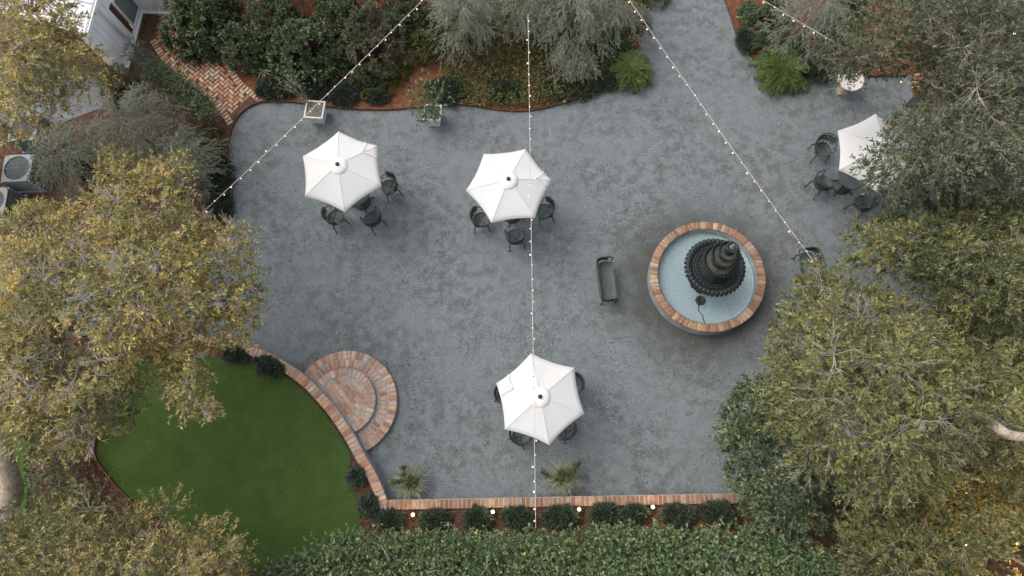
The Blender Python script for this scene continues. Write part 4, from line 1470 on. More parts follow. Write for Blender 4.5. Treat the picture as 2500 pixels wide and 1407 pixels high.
# ------------------------------------------------------------------ birdbath
bb = at(2052, 220, 0.0)
bt = at(2078, 197, 0.62)
bc = (bb[:2] * 0.45 + bt[:2] * 0.55)
bi = thing('birdbath', 'pale stone birdbath with round bowl on a buff pedestal by the bed edge', 'birdbath', (bc[0], bc[1], 0))
rb = 0.5 * np.linalg.norm(at(2045, 196, 0.62) - at(2111, 196, 0.62))
mb = MB(); mb.box((0, 0, 0.03), (0.27, 0.27, 0.10)); mb.build('plinth', M['stone_buff'], bi, world=False)
mb = MB(); mb.lathe([(0.125, 0.08), (0.11, 0.13), (0.075, 0.20), (0.075, 0.38), (0.10, 0.46), (0.15, 0.52)], 20); mb.build('column', M['stone_buff'], bi, world=False)
mb = MB(); mb.lathe([(0.13, 0.51), (rb * 0.7, 0.55), (rb * 0.97, 0.60), (rb, 0.63), (rb * 0.95, 0.64), (rb * 0.86, 0.615), (rb * 0.5, 0.585), (0.0, 0.58)], 40); mb.build('bowl', M['stone'], bi, world=False)

# brick pier half hidden on the right
pr = at(2243, 205, 0.6)
pi_ = thing('brick_pier', 'small brick topped pier half hidden under the upper right tree', 'pier', (pr[0], pr[1], 0))
mb = MB(); mb.box((pr[0], pr[1], 0.25), (0.34, 0.7, 0.54)); mb.build('core', M['render'], pi_)
for k in range(6):
    for j in (0,):
        lay('red_brick', pi_, pr[0], pr[1] - 0.29 + k * 0.115, 0.521, 0, 1.7, 1.05)

# ------------------------------------------------------------------ light strings
bulb_mb = MB(); bulb_mb.ball((0, 0, -0.05), 0.0175, 8, 6, 1.35)
BULB = bulb_mb.mesh('bulb', M['bulb'])
sock_mb = MB(); sock_mb.lathe([(0.013, 0.0), (0.015, -0.012), (0.012, -0.032), (0.0, -0.034)], 8)
SOCK = sock_mb.mesh('socket', M['socket'])


def string_light(label, a, b, n, sag=0.0, first=0.5):
    """A cable with n bulbs hung between two points (px, py, z)."""
    A, B = at(*a), at(*b)
    root = thing('string_light', label, 'string lights', (A + B) / 2, group='strings of warm bulbs over the garden')
    o = np.asarray(root.location)
    f = lambda t: A + (B - A) * t - np.array((0, 0, sag * 4 * t * (1 - t)))
    mb = MB(); mb.tube([f(t) for t in np.linspace(0, 1, 41)], 0.0065, 5); mb.build('cable', M['cable'], root)
    for k in range(n):
        t = (k + first) / n
        p = f(t)
        s = bpy.data.objects.new('socket', SOCK); COL.objects.link(s); s.parent = root
        s.location = p - o
        s.rotation_euler = (random.gauss(0, 0.45), random.gauss(0, 0.45), random.uniform(0, 6))
        u = bpy.data.objects.new('bulb', BULB); COL.objects.link(u); u.parent = s
    return root


string_light('string of bulbs passing diagonally over the planter with the sapling', (1100, -68, 3.4), (420, 588, 3.2), 33, 0.10)
string_light('string of bulbs crossing two umbrellas from top to bottom', (1289, 34, 3.2), (1308, 1290, 2.3), 43, 0.05)
string_light('string of bulbs running diagonally from the gravel path to the right bench', (1530, -10, 3.3), (1996, 652, 2.7), 28, 0.08)
string_light('string of bulbs over the stone birdbath, half hidden by the upper right tree', (1800, -38, 3.3), (2244, 217, 2.8), 17, 0.06)

# ------------------------------------------------------------------ garden spotlights along the wall
def spot(px, py, z, label, watts=2.2):
    p = at(px, py, z)
    root = thing('garden_spotlight', label, 'spotlight', (p[0], p[1], z - 0.16), group='lit spotlights among the bushes')
    mb = MB(); mb.tube([(0, 0, 0.0), (0, 0, 0.06)], 0.012, 6); mb.build('stake', M['black_plastic'], root, world=False)
    mb = MB(); mb.lathe([(0.02, 0.05), (0.05, 0.07), (0.058, 0.15), (0.052, 0.155), (0.047, 0.12), (0.0, 0.115)], 16); mb.build('housing', M['black_plastic'], root, world=False)
    mb = MB(); mb.lathe([(0.036, 0.148), (0.025, 0.158), (0.0, 0.162)], 14); mb.build('lens', M['lamp_glow'], root, world=False)
    ld = bpy.data.lights.new('spot_glow', 'POINT'); ld.energy = watts; ld.color = (1.0, 0.72, 0.36); ld.shadow_soft_size = 0.04
    lo = bpy.data.objects.new('spot_glow', ld); COL.objects.link(lo); lo.parent = root; lo.location = (0, 0, 0.22)


spot(1008, 1257, 0.6, 'lit spotlight between the first two bushes below the wall, beside the mulch', 3.0)
spot(1203, 1250, 0.6, 'lit spotlight left of the hanging light string, against the straight wall')
spot(1414, 1244, 0.6, 'lit spotlight right of the hanging light string, against the straight wall')
spot(1594, 1238, 0.6, 'lit spotlight farthest right along the straight wall', 3.0)


def uplight(px, py, z, label, watts, post=1.1):
    p = at(px, py, z + post)
    root = thing('tree_uplight', label, 'spotlight', (p[0], p[1], z), group='warm uplights under the right trees')
    mb = MB(); mb.tube([(0, 0, 0), (0, 0, post)], 0.025, 8); mb.build('post', M['black_plastic'], root, world=False)
    mb = MB(); mb.lathe([(0.0, post), (0.07, post), (0.08, post + 0.12), (0.07, post + 0.12), (0.0, post + 0.1)], 14); mb.build('housing', M['black_plastic'], root, world=False)
    mb = MB(); mb.disc((0, 0, post + 0.11), 0.068, 14); mb.build('lens', M['lamp_glow'], root, world=False)
    ld = bpy.data.lights.new('uplight_glow', 'SPOT'); ld.energy = watts; ld.color = (1.0, 0.50, 0.13); ld.spot_size = math.radians(110); ld.shadow_soft_size = 0.06
    lo = bpy.data.objects.new('uplight_glow', ld); COL.objects.link(lo); lo.parent = root; lo.location = (0, 0, post + 0.2); lo.rotation_euler = (PI, 0, 0)


uplight(2290, 190, 0.05, 'warm uplight hidden under the upper right tree', 140)
uplight(2470, 90, 0.05, 'warm uplight at the far upper right under the grey green tree', 330)
uplight(2350, 1330, LAWN_Z, 'warm uplight hidden under the yellowing lower right tree', 260)
uplight(2475, 1325, LAWN_Z, 'warm uplight in the extreme lower right corner', 330, 0.7)

# ------------------------------------------------------------------ house, top left
hx0 = at(343, 33, 0.0); hx1 = at(296, 215, 0.0)           # foot of the east wall
hd = _norm((hx1 - hx0)[:2])                                # along the wall, southward
hn = np.array((-hd[1], hd[0]));
if hn[0] < 0: hn = -hn                                     # outward (east)
HL = float(np.linalg.norm(hx1 - hx0)) - 0.45
HH = 1.95
ho = thing('house', 'white boarded house with a metal roof in the upper left corner', 'house', (hx0[0], hx0[1], 0))


def hp(s, o, z):
    """Point s metres south along the wall, o metres outwards."""
    q = hx0[:2] + hd * s + hn * o
    return (q[0], q[1], z)


def hbox(mb, s0, s1, o0, o1, z0, z1):
    vs = [hp(s, o, z) for z in (z0, z1) for (s, o) in ((s0, o0), (s1, o0), (s1, o1), (s0, o1))]
    mb.add(vs, [(3, 2, 1, 0), (4, 5, 6, 7), (0, 1, 5, 4), (1, 2, 6, 5), (2, 3, 7, 6), (3, 0, 4, 7)])
    return mb


WIN0, WIN1, PAN1 = -0.75, 0.55, 0.82
m_ = MB(); hbox(m_, PAN1, HL, -0.2, 0.0, -0.04, HH)
hbox(m_, WIN0, PAN1, -0.2, 0.0, 1.28, HH); hbox(m_, WIN0, PAN1, -0.2, 0.0, -0.04, 0.10); hbox(m_, -6, WIN0, -0.2, 0.0, -0.04, HH)
m_.build('wall', M['white_paint'], ho)
wf = MB()
hbox(wf, WIN0, WIN1 + 0.06, 0.002, 0.05, 0.08, 0.16); hbox(wf, WIN0, WIN1 + 0.06, 0.002, 0.05, 1.22, 1.30)
hbox(wf, WIN1, WIN1 + 0.06, 0.002, 0.05, 0.162, 1.218); hbox(wf, WIN0 - 0.06, WIN0, 0.002, 0.05, 0.08, 1.30)
wfo = wf.build('window', M['white_paint'], ho)
gl = MB(); hbox(gl, WIN0, WIN1, -0.06, -0.04, 0.10, 1.28)
g_ = gl.build('pane', M['glass'], wfo, world=False)
g_.data.transform(Matrix.Translation(-Vector(ho.location)))
wp = MB(); hbox(wp, WIN1 + 0.062, PAN1, -0.08, -0.03, 0.10, 1.28); wp.build('timber_panel', M['wood'], ho)
for k in range(int((HL - PAN1 - 0.1) / 0.2)):
    s = PAN1 + 0.03 + k * 0.2
    b = MB(); hbox(b, s, s + 0.04, 0.0, 0.018, 0.0, HH - 0.1); b.build('batten', M['white_paint'], ho)
b = MB(); hbox(b, -0.1, HL, 0.0, 0.12, -0.03, 0.075); b.build('base_board', M['white_paint'], ho)
# return wall facing south at the inner corner
b = MB(); hbox(b, -0.24, -0.05, 0.06, 1.5, -0.04, HH); b.build('return_wall', M['white_paint'], ho)
for k in range(12):
    o = 0.12 + k * 0.11
    b = MB(); hbox(b, -0.052, -0.02, o, o + 0.045, 0.09, HH - 0.05); b.build('batten', M['white_paint'], ho)
b = MB(); hbox(b, -0.05, 0.03, 0.13, 1.5, -0.03, 0.088); b.build('base_board', M['white_paint'], ho)
# gutter, downpipe and roof
b = MB(); hbox(b, 0.05, HL, 0.02, 0.05, HH - 0.10, HH + 0.02); hbox(b, 0.05, HL, 0.13, 0.15, HH - 0.08, HH + 0.02); hbox(b, 0.05, HL, 0.05, 0.13, HH - 0.10, HH - 0.075)
b.build('gutter', M['white_paint'], ho)
b = MB(); b.tube([hp(1.15, 0.1, HH - 0.08), hp(1.15, 0.07, HH - 0.3), hp(1.15, 0.06, 0.1)], 0.04, 8); b.build('downpipe', M['white_paint'], ho)
r = MB(); r.add([hp(-6, 0.06, HH + 0.03), hp(HL, 0.06, HH + 0.03), hp(HL, -6, HH + 2.3), hp(-6, -6, HH + 2.3),
                 hp(-6, 0.06, HH - 0.0), hp(HL, 0.06, HH - 0.0), hp(HL, -6, HH + 2.27), hp(-6, -6, HH + 2.27)],
                [(0, 1, 2, 3), (7, 6, 5, 4), (0, 4, 5, 1), (1, 5, 6, 2), (2, 6, 7, 3), (3, 7, 4, 0)])
ro = r.build('roof', M['roof_white'], ho)
for k in range(int((HL + 2.2) / 0.42)):
    s = -2.2 + k * 0.42
    b = MB(); b.add([hp(s, 0.06, HH + 0.032), hp(s + 0.035, 0.06, HH + 0.032), hp(s + 0.035, 0.06, HH + 0.07), hp(s, 0.06, HH + 0.07),
                     hp(s, -6, HH + 2.302), hp(s + 0.035, -6, HH + 2.302), hp(s + 0.035, -6, HH + 2.34), hp(s, -6, HH + 2.34)],
                    [(0, 1, 2, 3), (7, 6, 5, 4), (3, 2, 6, 7), (0, 3, 7, 4), (1, 5, 6, 2)])
    q = b.build('roof_seam', M['roof_white'], ro, world=False)
    q.data.transform(Matrix.Translation(-Vector(ho.location)))

# ------------------------------------------------------------------ air conditioners
def make_ac():
    root = thing('air_conditioner', 'x', 'air conditioner')
    s, h = 0.40, 0.72
    mb = MB(); mb.box((0, 0, 0.04), (2 * s + 0.1, 2 * s + 0.1, 0.08)); mb.build('pad', M['concrete'], root, world=False)
    mb = MB(); mb.box((0, 0, 0.08 + (h - 0.1) / 2), (2 * s - 0.04, 2 * s - 0.04, h - 0.1)); mb.build('coil', M['ac_dark'], root, world=False)
    for sx, sy in ((-1, -1), (1, -1), (1, 1), (-1, 1)):
        mb = MB(); mb.box((sx * (s - 0.025), sy * (s - 0.025), 0.08 + (h - 0.1) / 2), (0.06, 0.06, h - 0.1)); mb.build('corner_post', M['ac_paint'], root, world=False)
    lv = MB()
    for k in range(9):
        z = 0.14 + k * 0.06
        for a in range(4):
            lv.box(((s - 0.012) * math.cos(a * PI / 2), (s - 0.012) * math.sin(a * PI / 2), z), (0.016, 2 * s - 0.12, 0.018), a * PI / 2)
    tag(lv.build('side_louvre', M['ac_paint'], root, world=False), kind='stuff')
    # lid with a round opening
    n = 40; vs, fs = [], []
    for i in range(n):
        a = 2 * PI * i / n
        q = 1 / max(abs(math.cos(a)), abs(math.sin(a)))
        q = min(q, 1.28)
        vs += [(s * q * math.cos(a), s * q * math.sin(a), h - 0.03), (s * q * math.cos(a), s * q * math.sin(a), h), (0.355 * math.cos(a), 0.355 * math.sin(a), h + 0.015), (0.345 * math.cos(a), 0.345 * math.sin(a), h - 0.12)]
    for i in range(n):
        a, b = i * 4, ((i + 1) % n) * 4
        for k in range(3): fs.append((a + k, b + k, b + k + 1, a + k + 1))
    mb = MB(); mb.add(vs, fs); mb.build('lid', M['ac_paint'], root, world=False)
    mb = MB(); mb.disc((0, 0, h - 0.13), 0.35, 30); mb.build('fan_well', M['ac_dark'], root, world=False)
    mb = MB(); mb.lathe([(0.09, h - 0.10), (0.09, h - 0.05), (0.07, h - 0.035), (0.0, h - 0.03)], 18); mb.build('fan_hub', M['ac_fan'], root, world=False)
    for k in range(3):
        a = k * 2 * PI / 3 - 1.9
        vs = [(0.07 * math.cos(a), 0.07 * math.sin(a), h - 0.07), (0.32 * math.cos(a), 0.32 * math.sin(a), h - 0.05), (0.33 * math.cos(a + .4), 0.33 * math.sin(a + .4), h - 0.07), (0.31 * math.cos(a + .75), 0.31 * math.sin(a + .75), h - 0.10), (0.08 * math.cos(a + .9), 0.08 * math.sin(a + .9), h - 0.10)]
        mb = MB(); mb.add(vs + [(x, y, z - 0.006) for x, y, z in vs], [(0, 1, 2, 3, 4), (9, 8, 7, 6, 5)] + [(i, i + 5, (i + 1) % 5 + 5, (i + 1) % 5) for i in range(5)]); mb.build('fan_blade', M['ac_fan'], root, world=False)
    wg = MB()
    for k in range(7):
        r_ = 0.06 + k * 0.048
        wg.tube([(r_ * math.cos(a), r_ * math.sin(a), h + 0.012) for a in np.linspace(0, 2 * PI, 33)], 0.003, 4, cap=False)
    for k in range(4):
        a = k * PI / 4
        wg.tube([(-0.355 * math.cos(a), -0.355 * math.sin(a), h + 0.014), (0.355 * math.cos(a), 0.355 * math.sin(a), h + 0.014)], 0.004, 4)
    wg.build('fan_guard', M['ac_paint'], root, world=False)
    return root


ac = make_ac()
for i, (px, py, rz, lab) in enumerate([(42, 411, 0.04, 'grey air conditioner with its fan in full view left of the silver shrub'),
                                       (58, 312, 0.05, 'grey air conditioner under the pale oak limb near the house'),
                                       (-20, 492, 0.03, 'grey air conditioner cut off by the left edge of the photo')]):
    o = ac if i == 0 else copy_tree(ac)
    p = at(px, py, 0.74); o.location = (p[0], p[1], 0.03); o.rotation_euler = (0, 0, rz)
    tag(o, lab, 'air conditioner', 'air conditioners beside the house')
kb = at(-10, 529, 0.45)
kw = thing('screen_wall', 'low white wall end below the air conditioners at the left edge', 'wall', (kb[0], kb[1], 0))
mb = MB(); mb.box((kb[0], kb[1], 0.2), (0.7, 0.12, 0.48)); mb.build('panel', M['white_paint'], kw)
mb = MB(); mb.box((kb[0], kb[1], 0.455), (0.76, 0.16, 0.03)); mb.build('coping', M['white_paint'], kw)

# ------------------------------------------------------------------ trees
OAKM = (L_OAK, M['bark_warm'], M['bark_pale'])
tree('oak_tree', 'golden oak crown hanging over the house roof at the upper left',
     [(-120, -180), (150, -120), (165, -20), (190, 60), (218, 112), (258, 165), (250, 205), (212, 218), (165, 228), (120, 300), (70, 335), (0, 345), (-120, 390)],
     4.6, 6.4, [at(-70, 420, 0.0), at(-75, 370, 2.0), at(-40, 330, 3.6)], 0.2, OAKM, tint=(0.68, 0.22), thr=-0.45, seed=3.1, bare=0.12, sep=0.36, leaves=13, group='oaks on the left side')
tree('oak_tree', 'large golden oak reaching over the gravel and curved wall at left',
     [(-120, 540), (0, 515), (60, 488), (180, 500), (195, 430), (255, 362), (330, 388), (440, 378), (452, 460), (475, 530), (555, 535), (608, 572), (598, 640),
      (622, 690), (625, 790), (560, 838), (490, 850), (500, 900), (545, 940), (568, 990), (500, 1044), (450, 1024), (400, 960), (372, 900), (345, 985), (290, 1050),
      (225, 1082), (150, 1112), (60, 1105), (0, 1070), (-120, 1000)],
     3.9, 5.8, [at(40, 1340, 0.35), at(12, 1275, 1.2), at(30, 1190, 2.3), at(2, 1095, 3.0), at(2, 980, 3.5), at(110, 850, 3.7)], 0.21, OAKM, tint=(0.63, 0.25), thr=-0.26, nscale=0.8, seed=8.3, bare=0.24,
     sep=0.335, clump=0.44, twigs=15, leaves=14, group='oaks on the left side', tries=26000, limb_mat=M['bark_pale'])
tree('oak_tree', 'olive oak crown at the lower left corner below the lawn',
     [(-120, 1280), (60, 1235), (160, 1190), (230, 1172), (285, 1205), (340, 1228), (432, 1215), (448, 1262), (520, 1272), (560, 1312), (600, 1345), (606, 1410), (560, 1560), (-120, 1600)],
     2.6, 4.2, [at(120, 1560, 0.35), at(110, 1500, 1.6), at(120, 1450, 2.4)], 0.17, (L_OAK, M['bark'], M['bark_pale']), tint=(0.42, 0.22), tint_dx=0.07, thr=-0.5, seed=5.7, bare=0.10, leaves=15,
     sep=0.30, clump=0.44, group='oaks on the left side', leaf=(0.075, 0.026))
tree('olive_tree', 'dense grey green tree crown at the upper right above the birdbath',
     [(2050, 70), (2120, 15), (2150, -60), (2300, -130), (2590, -130), (2590, 520), (2480, 505), (2300, 505), (2170, 485), (2092, 425), (2088, 372), (2150, 345), (2172, 290), (2245, 240), (2252, 168),
      (2150, 182), (2090, 198), (2040, 178), (2024, 120)],
     4.0, 6.2, [at(2290, 330, 0.0), at(2310, 290, 2.0), at(2330, 260, 3.6)], 0.2, (L_GREY, M['bark'], M['bark_pale']), tint=(0.5, 0.26), thr=-0.6, seed=1.2, bare=0.03, sep=0.33, clump=0.46,
     leaf=(0.085, 0.028), twigs=14, leaves=13, group='trees along the right side', tries=24000)
tree('olive_tree', 'olive green tree crown right of the half hidden umbrella and bench',
     [(2098, 570), (2180, 520), (2280, 488), (2590, 480), (2590, 860), (2480, 830), (2350, 790), (2290, 735), (2240, 690), (2200, 650), (2130, 648), (2100, 610)],
     4.0, 5.6, [at(2400, 690, 0.0), at(2420, 680, 2.0), at(2440, 670, 3.4)], 0.17, (L_OLIVE, M['bark'], M['bark_pale']), tint=(0.5, 0.25), margin=5, thr=-0.8, seed=4.2, bare=0.06, sep=0.31, leaves=16, clump=0.44,
     leaf=(0.085, 0.028), group='trees along the right side')
big_olive = tree('olive_tree', 'broad olive green tree with pale limbs below right of the fountain',
     [(1985, 640), (2060, 672), (2115, 715), (2180, 720), (2250, 760), (2310, 800), (2400, 850), (2480, 840), (2590, 860), (2590, 1260), (2480, 1150), (2400, 1120), (2250, 1205), (2130, 1215), (2040, 1160),
      (1950, 1130), (1905, 1040), (1895, 940), (1890, 860), (1925, 770), (1975, 700)],
     4.0, 6.2, [at(2200, 940, 0.0), at(2215, 930, 2.0), at(2235, 920, 3.6)], 0.2, (L_OLIVE, M['bark'], M['bark_pale']), tint=(0.6, 0.24), margin=5, thr=-0.38, seed=9.4, bare=0.14, sep=0.31, clump=0.46,
     leaf=(0.085, 0.028), twigs=14, leaves=13, group='trees along the right side', tries=24000)
mb = MB()
mb.tube(smooth_line([at(2235, 920, 3.4), at(2340, 985, 4.6), at(2425, 1038, 5.7), at(2465, 1062, 5.9), at(2540, 1070, 5.9)], 4), list(np.linspace(0.10, 0.075, 17)), 8)
mb.build('limbs', M['bark_warm'], big_olive)
tree('olive_tree', 'yellowing tree lit from below at the lower right corner',
     [(2060, 1290), (2140, 1230), (2300, 1205), (2430, 1130), (2500, 1080), (2590, 1040), (2590, 1600), (2080, 1600), (2090, 1400)],
     2.6, 4.2, [at(2400, 1480, 0.35), at(2410, 1480, 1.5), at(2420, 1480, 2.3)], 0.15, (L_OLIVE, M['bark_warm'], M['bark_pale']), tint=(0.5, 0.25), margin=6, thr=-0.4, seed=6.6, bare=0.06, sep=0.31, leaves=15, clump=0.42,
     leaf=(0.075, 0.03), group='trees along the right side')
tree('holm_oak', 'dark dense tree crowding the right end of the straight wall',
     [(1752, 1060), (1762, 1010), (1800, 955), (1870, 910), (1950, 930), (2010, 1040), (2050, 1160), (2000, 1230), (2010, 1300), (1930, 1310), (1840, 1285), (1800, 1225), (1772, 1140)],
     1.4, 2.8, [at(1960, 1150, 0.0), at(1962, 1145, 0.7), at(1965, 1140, 1.1)], 0.11, (L_DARK, M['bark'], M['twig_grey']), tint=(0.5, 0.28), seed=2.2, bare=0.02, sep=0.27, clump=0.32, margin=10,
     leaf=(0.09, 0.034), twigs=13, leaves=11, group='trees along the right side', dome=90)

# ------------------------------------------------------------------ hedges and shrubs
mass('hedge', 'thick glossy green hedge filling the bottom edge of the garden',
     [(615, 1410), (660, 1372), (720, 1350), (760, 1325), (810, 1300), (900, 1285), (1000, 1296), (1100, 1292), (1200, 1300), (1300, 1290), (1400, 1294), (1500, 1276), (1610, 1278), (1700, 1292), (1800, 1285),
      (1900, 1296), (2030, 1330), (2090, 1400), (2090, 1580), (560, 1580)],
     1.15, 1.7, L_HEDGE, (0.078, 0.048), 0.168, 0.25, 9, 8, LAWN_Z, 8, (0.5, 0.24), bare=26, tries=40000, stem_m=M['bark_pale'])
mass('evergreen_hedge', 'dark clipped hedge along the left side of the brick path',
     [(352, 160), (400, 150), (440, 175), (485, 215), (522, 255), (528, 282), (500, 292), (455, 262), (405, 230), (360, 200)],
     0.75, 1.15, L_DARK, (0.062, 0.03), 0.12, 0.18, 9, 8, BED_Z, 3, (0.55, 0.22), tries=6000)
mass('thicket', 'dark low thicket between the oak trunk and the lawn edging',
     [(64, 1100), (130, 1085), (200, 1090), (212, 1130), (190, 1180), (200, 1240), (150, 1290), (80, 1300), (62, 1220)],
     0.8, 1.2, L_DARK, (0.06, 0.03), 0.17, 0.2, 8, 7, LAWN_Z, 4, (0.5, 0.28), cat='shrub', tries=6000)

BUSH = 'clipped bushes in a row below the straight wall'
for (px, py, r_, lab) in [(955, 1268, 33, 'dark bush at the left end of the row, beside the wall corner'), (1060, 1266, 33, 'dark bush right of the first lit spotlight below the wall'),
                          (1161, 1264, 37, 'dark bush left of the second lit spotlight below the wall'), (1262, 1262, 38, 'dark bush just left of the hanging light string end'),
                          (1372, 1258, 38, 'dark bush between the light string end and the third spotlight'), (1474, 1254, 36, 'dark bush right of the third lit spotlight'),
                          (1552, 1252, 34, 'dark bush left of the fourth lit spotlight'), (1657, 1252, 40, 'dark bush right of the fourth lit spotlight'), (1757, 1250, 42, 'dark bush at the right end of the row, by the dark tree')]:
    shrub('clipped_bush', lab, px + random.uniform(-4, 4), py + 3, r_ * random.uniform(1.06, 1.22), random.uniform(0.32, 0.42), L_JUNI, (0.055, 0.018), 115, 9, 9, 0.15, LAWN_Z, BUSH, (0.45, 0.28), random.uniform(0.58, 0.7), lump=0.35, splay=0.6, rot=random.uniform(-0.2, 0.2))
for (px, py, r_, sq, rot, lab) in [(567, 864, 29, 0.66, -0.2, 'bluish bush by the curved wall, left of its twin'), (652, 894, 37, 0.66, -0.45, 'bluish bush spreading over the lawn edge near the curved wall'),
                                   (867, 1163, 21, 1.0, 0, 'small round bush in the mulch left of the wall, upper one'), (898, 1234, 24, 1.0, 0, 'small round bush in the mulch near the wall corner')]:
    shrub('small_bush', lab, px, py, r_ * 1.15, 0.36, L_JUNI, (0.055, 0.017), 80, 9, 9, 0.12, LAWN_Z, 'small bushes between lawn and curved wall', (0.6, 0.28), sq, rot=rot, splay=0.6)
for (px, py, r_, lab) in [(330, 850, 20, 'small bush in the mulch under the golden oak'), (250, 845, 26, 'dark bush under the golden oak at the far end of the curved wall')]:
    shrub('small_bush', lab, px, py, r_, 0.4, L_JUNI, (0.05, 0.013), 40, 8, 8, 0.12, LAWN_Z, 'small bushes between lawn and curved wall', (0.5, 0.28))

NB = 'broadleaf shrubs in the upper bed'
for (px, py, r_, h, m_, lf, n_, lab, sq) in [
        (470, 40, 88, 1.5, L_DARK, (0.12, 0.042), 130, 'glossy big leaved shrub over the top of the brick path', 1.0),
        (575, 95, 62, 1.2, L_DARK, (0.06, 0.025), 90, 'dark fine leaved shrub right of the brick path', 1.1),
        (660, 30, 80, 1.5, L_DARK, (0.075, 0.03), 110, 'dark green shrub at the top edge between two glossy shrubs', 1.0),
        (738, 95, 92, 1.6, L_DARK, (0.12, 0.045), 140, 'large glossy shrub above the sapling planter', 1.0),
        (902, 80, 100, 1.7, L_GREY, (0.06, 0.026), 190, 'large round grey green shrub under the diagonal light string', 1.1),
        (815, 20, 70, 1.5, L_DARK, (0.08, 0.032), 90, 'dark shrub at the top edge left of the diagonal light string', 1.0),
        (520, 15, 60, 1.3, L_GREY, (0.08, 0.032), 80, 'grey green shrub at the top edge over the brick path', 1.0),
        (630, 115, 52, 0.8, L_DARK, (0.06, 0.026), 70, 'low dark shrub between the brick path and the large glossy shrub', 1.0),
        (820, 105, 55, 1.0, L_DARK, (0.06, 0.026), 80, 'dark shrub squeezed between the glossy and the grey green shrub', 1.0),
        (985, 25, 60, 1.3, L_DARK, (0.07, 0.03), 80, 'dark shrub at the top edge left of the silver conifers', 1.0),
        (1600, -25, 40, 0.6, L_COVER, (0.05, 0.02), 40, 'low shrub at the top left of the gravel path', 1.0),
        (1895, 30, 50, 0.8, L_DARK, (0.07, 0.03), 60, 'dark shrub behind the strappy plant on the right', 1.0),
        (800, 160, 55, 0.7, L_COVER, (0.05, 0.022), 70, 'loose low shrub with reddish stems below the grey green shrub', 0.6),
        (900, 175, 50, 0.7, L_DARK, (0.05, 0.022), 70, 'very dark low shrub below the large grey green shrub', 0.6),
        (1035, 100, 40, 0.9, L_COVER, (0.05, 0.022), 60, 'olive shrub between the grey green shrub and the silver trees', 1.2),
        (505, 330, 34, 0.7, L_GOLD, (0.05, 0.02), 55, 'orange green shrub left of the gravel corner', 1.2),
        (270, 195, 48, 1.2, L_COVER, (0.035, 0.012), 100, 'soft green conifer like shrub against the white wall', 1.4),
        (2075, 30, 60, 1.6, L_DARK, (0.09, 0.035), 80, 'dark shrub behind the right silver tree', 1.0),
        (2000, 165, 45, 0.5, L_JUNI, (0.05, 0.016), 60, 'dark low bush between the right fern and the birdbath', 0.8),
        (1830, 25, 28, 0.5, L_DARK, (0.05, 0.02), 40, 'small dark bush at the top right of the gravel path', 1.2),
        (175, 390, 40, 1.1, L_GOLD, (0.09, 0.03), 50, 'orange tinged shrub below the silver shrub on the left', 1.0)]:
    shrub('garden_shrub', lab, px, py, r_ * 1.08, h, m_, lf, int(n_ * 1.25), 9, 8, 0.19 if lf[0] > 0.07 else 0.15, BED_Z, NB, (0.5, 0.27), sq)
JB = 'spreading junipers along the bed edge'
for (px, py, r_, sq, lab) in [(672, 210, 46, 0.62, 'spreading juniper at the corner between path and gravel'), (772, 205, 46, 0.75, 'spreading juniper behind the sapling planter'),
                              (838, 225, 42, 0.7, 'spreading juniper right of the sapling planter'), (905, 195, 40, 0.8, 'spreading juniper in the middle of the straw, behind the others'),
                              (920, 232, 24, 0.6, 'small juniper tuft at the edge in front of the straw'), (1088, 218, 46, 0.75, 'dark juniper right of the citrus planter'),
                              (1232, 215, 34, 0.8, 'juniper left of the hanging light string over the bed'), (1400, 205, 74, 0.5, 'wide juniper mound left of the pale fern'),
                              (1480, 190, 34, 0.8, 'juniper tucked beside the pale fern'), (530, 430, 34, 1.5, 'juniper inside the left gravel edge, upper one'), (535, 500, 28, 1.3, 'juniper inside the left gravel edge, lower one'),
                              (1823, 95, 18, 1.8, 'narrow juniper strip along the right edging')]:
    shrub('juniper', lab, px, py, r_ * 1.25, 0.30, L_JUNI, (0.065, 0.016), 120, 8, 9, 0.16, BED_Z, JB, (0.5, 0.28), sq, splay=0.55)
YB = 'little yellow green shrubs in the straw'
for (px, py, r_, lab) in [(862, 195, 15, 'yellow tuft under the diagonal light string'), (942, 205, 26, 'yellow green shrub left of the bare straw patch'), (975, 185, 20, 'yellow green shrub above the bare straw patch'),
                          (893, 228, 12, 'tiny yellow tuft near the bed edge'), (985, 160, 18, 'yellow green shrub touching the grey green shrub')]:
    shrub('yellow_shrub', lab, px, py, r_ * 1.25, 0.32, L_GOLD, (0.045, 0.018), 26, 8, 8, 0.11, BED_Z, YB)

mass('ground_cover', 'mottled yellow green ground cover under the silver trees',
     [(1060, 120), (1040, -40), (1100, -160), (1560, -160), (1566, 60), (1540, 120), (1500, 180), (1440, 222), (1390, 240), (1335, 254), (1280, 262), (1215, 260), (1150, 250), (1120, 246), (1105, 200)],
     0.10, 0.26, L_COVER, (0.06, 0.034), 0.12, 0.17, 7, 7, BED_Z, 1, (0.5, 0.3), cat='ground cover', kind='stuff', dome=20, tries=26000)


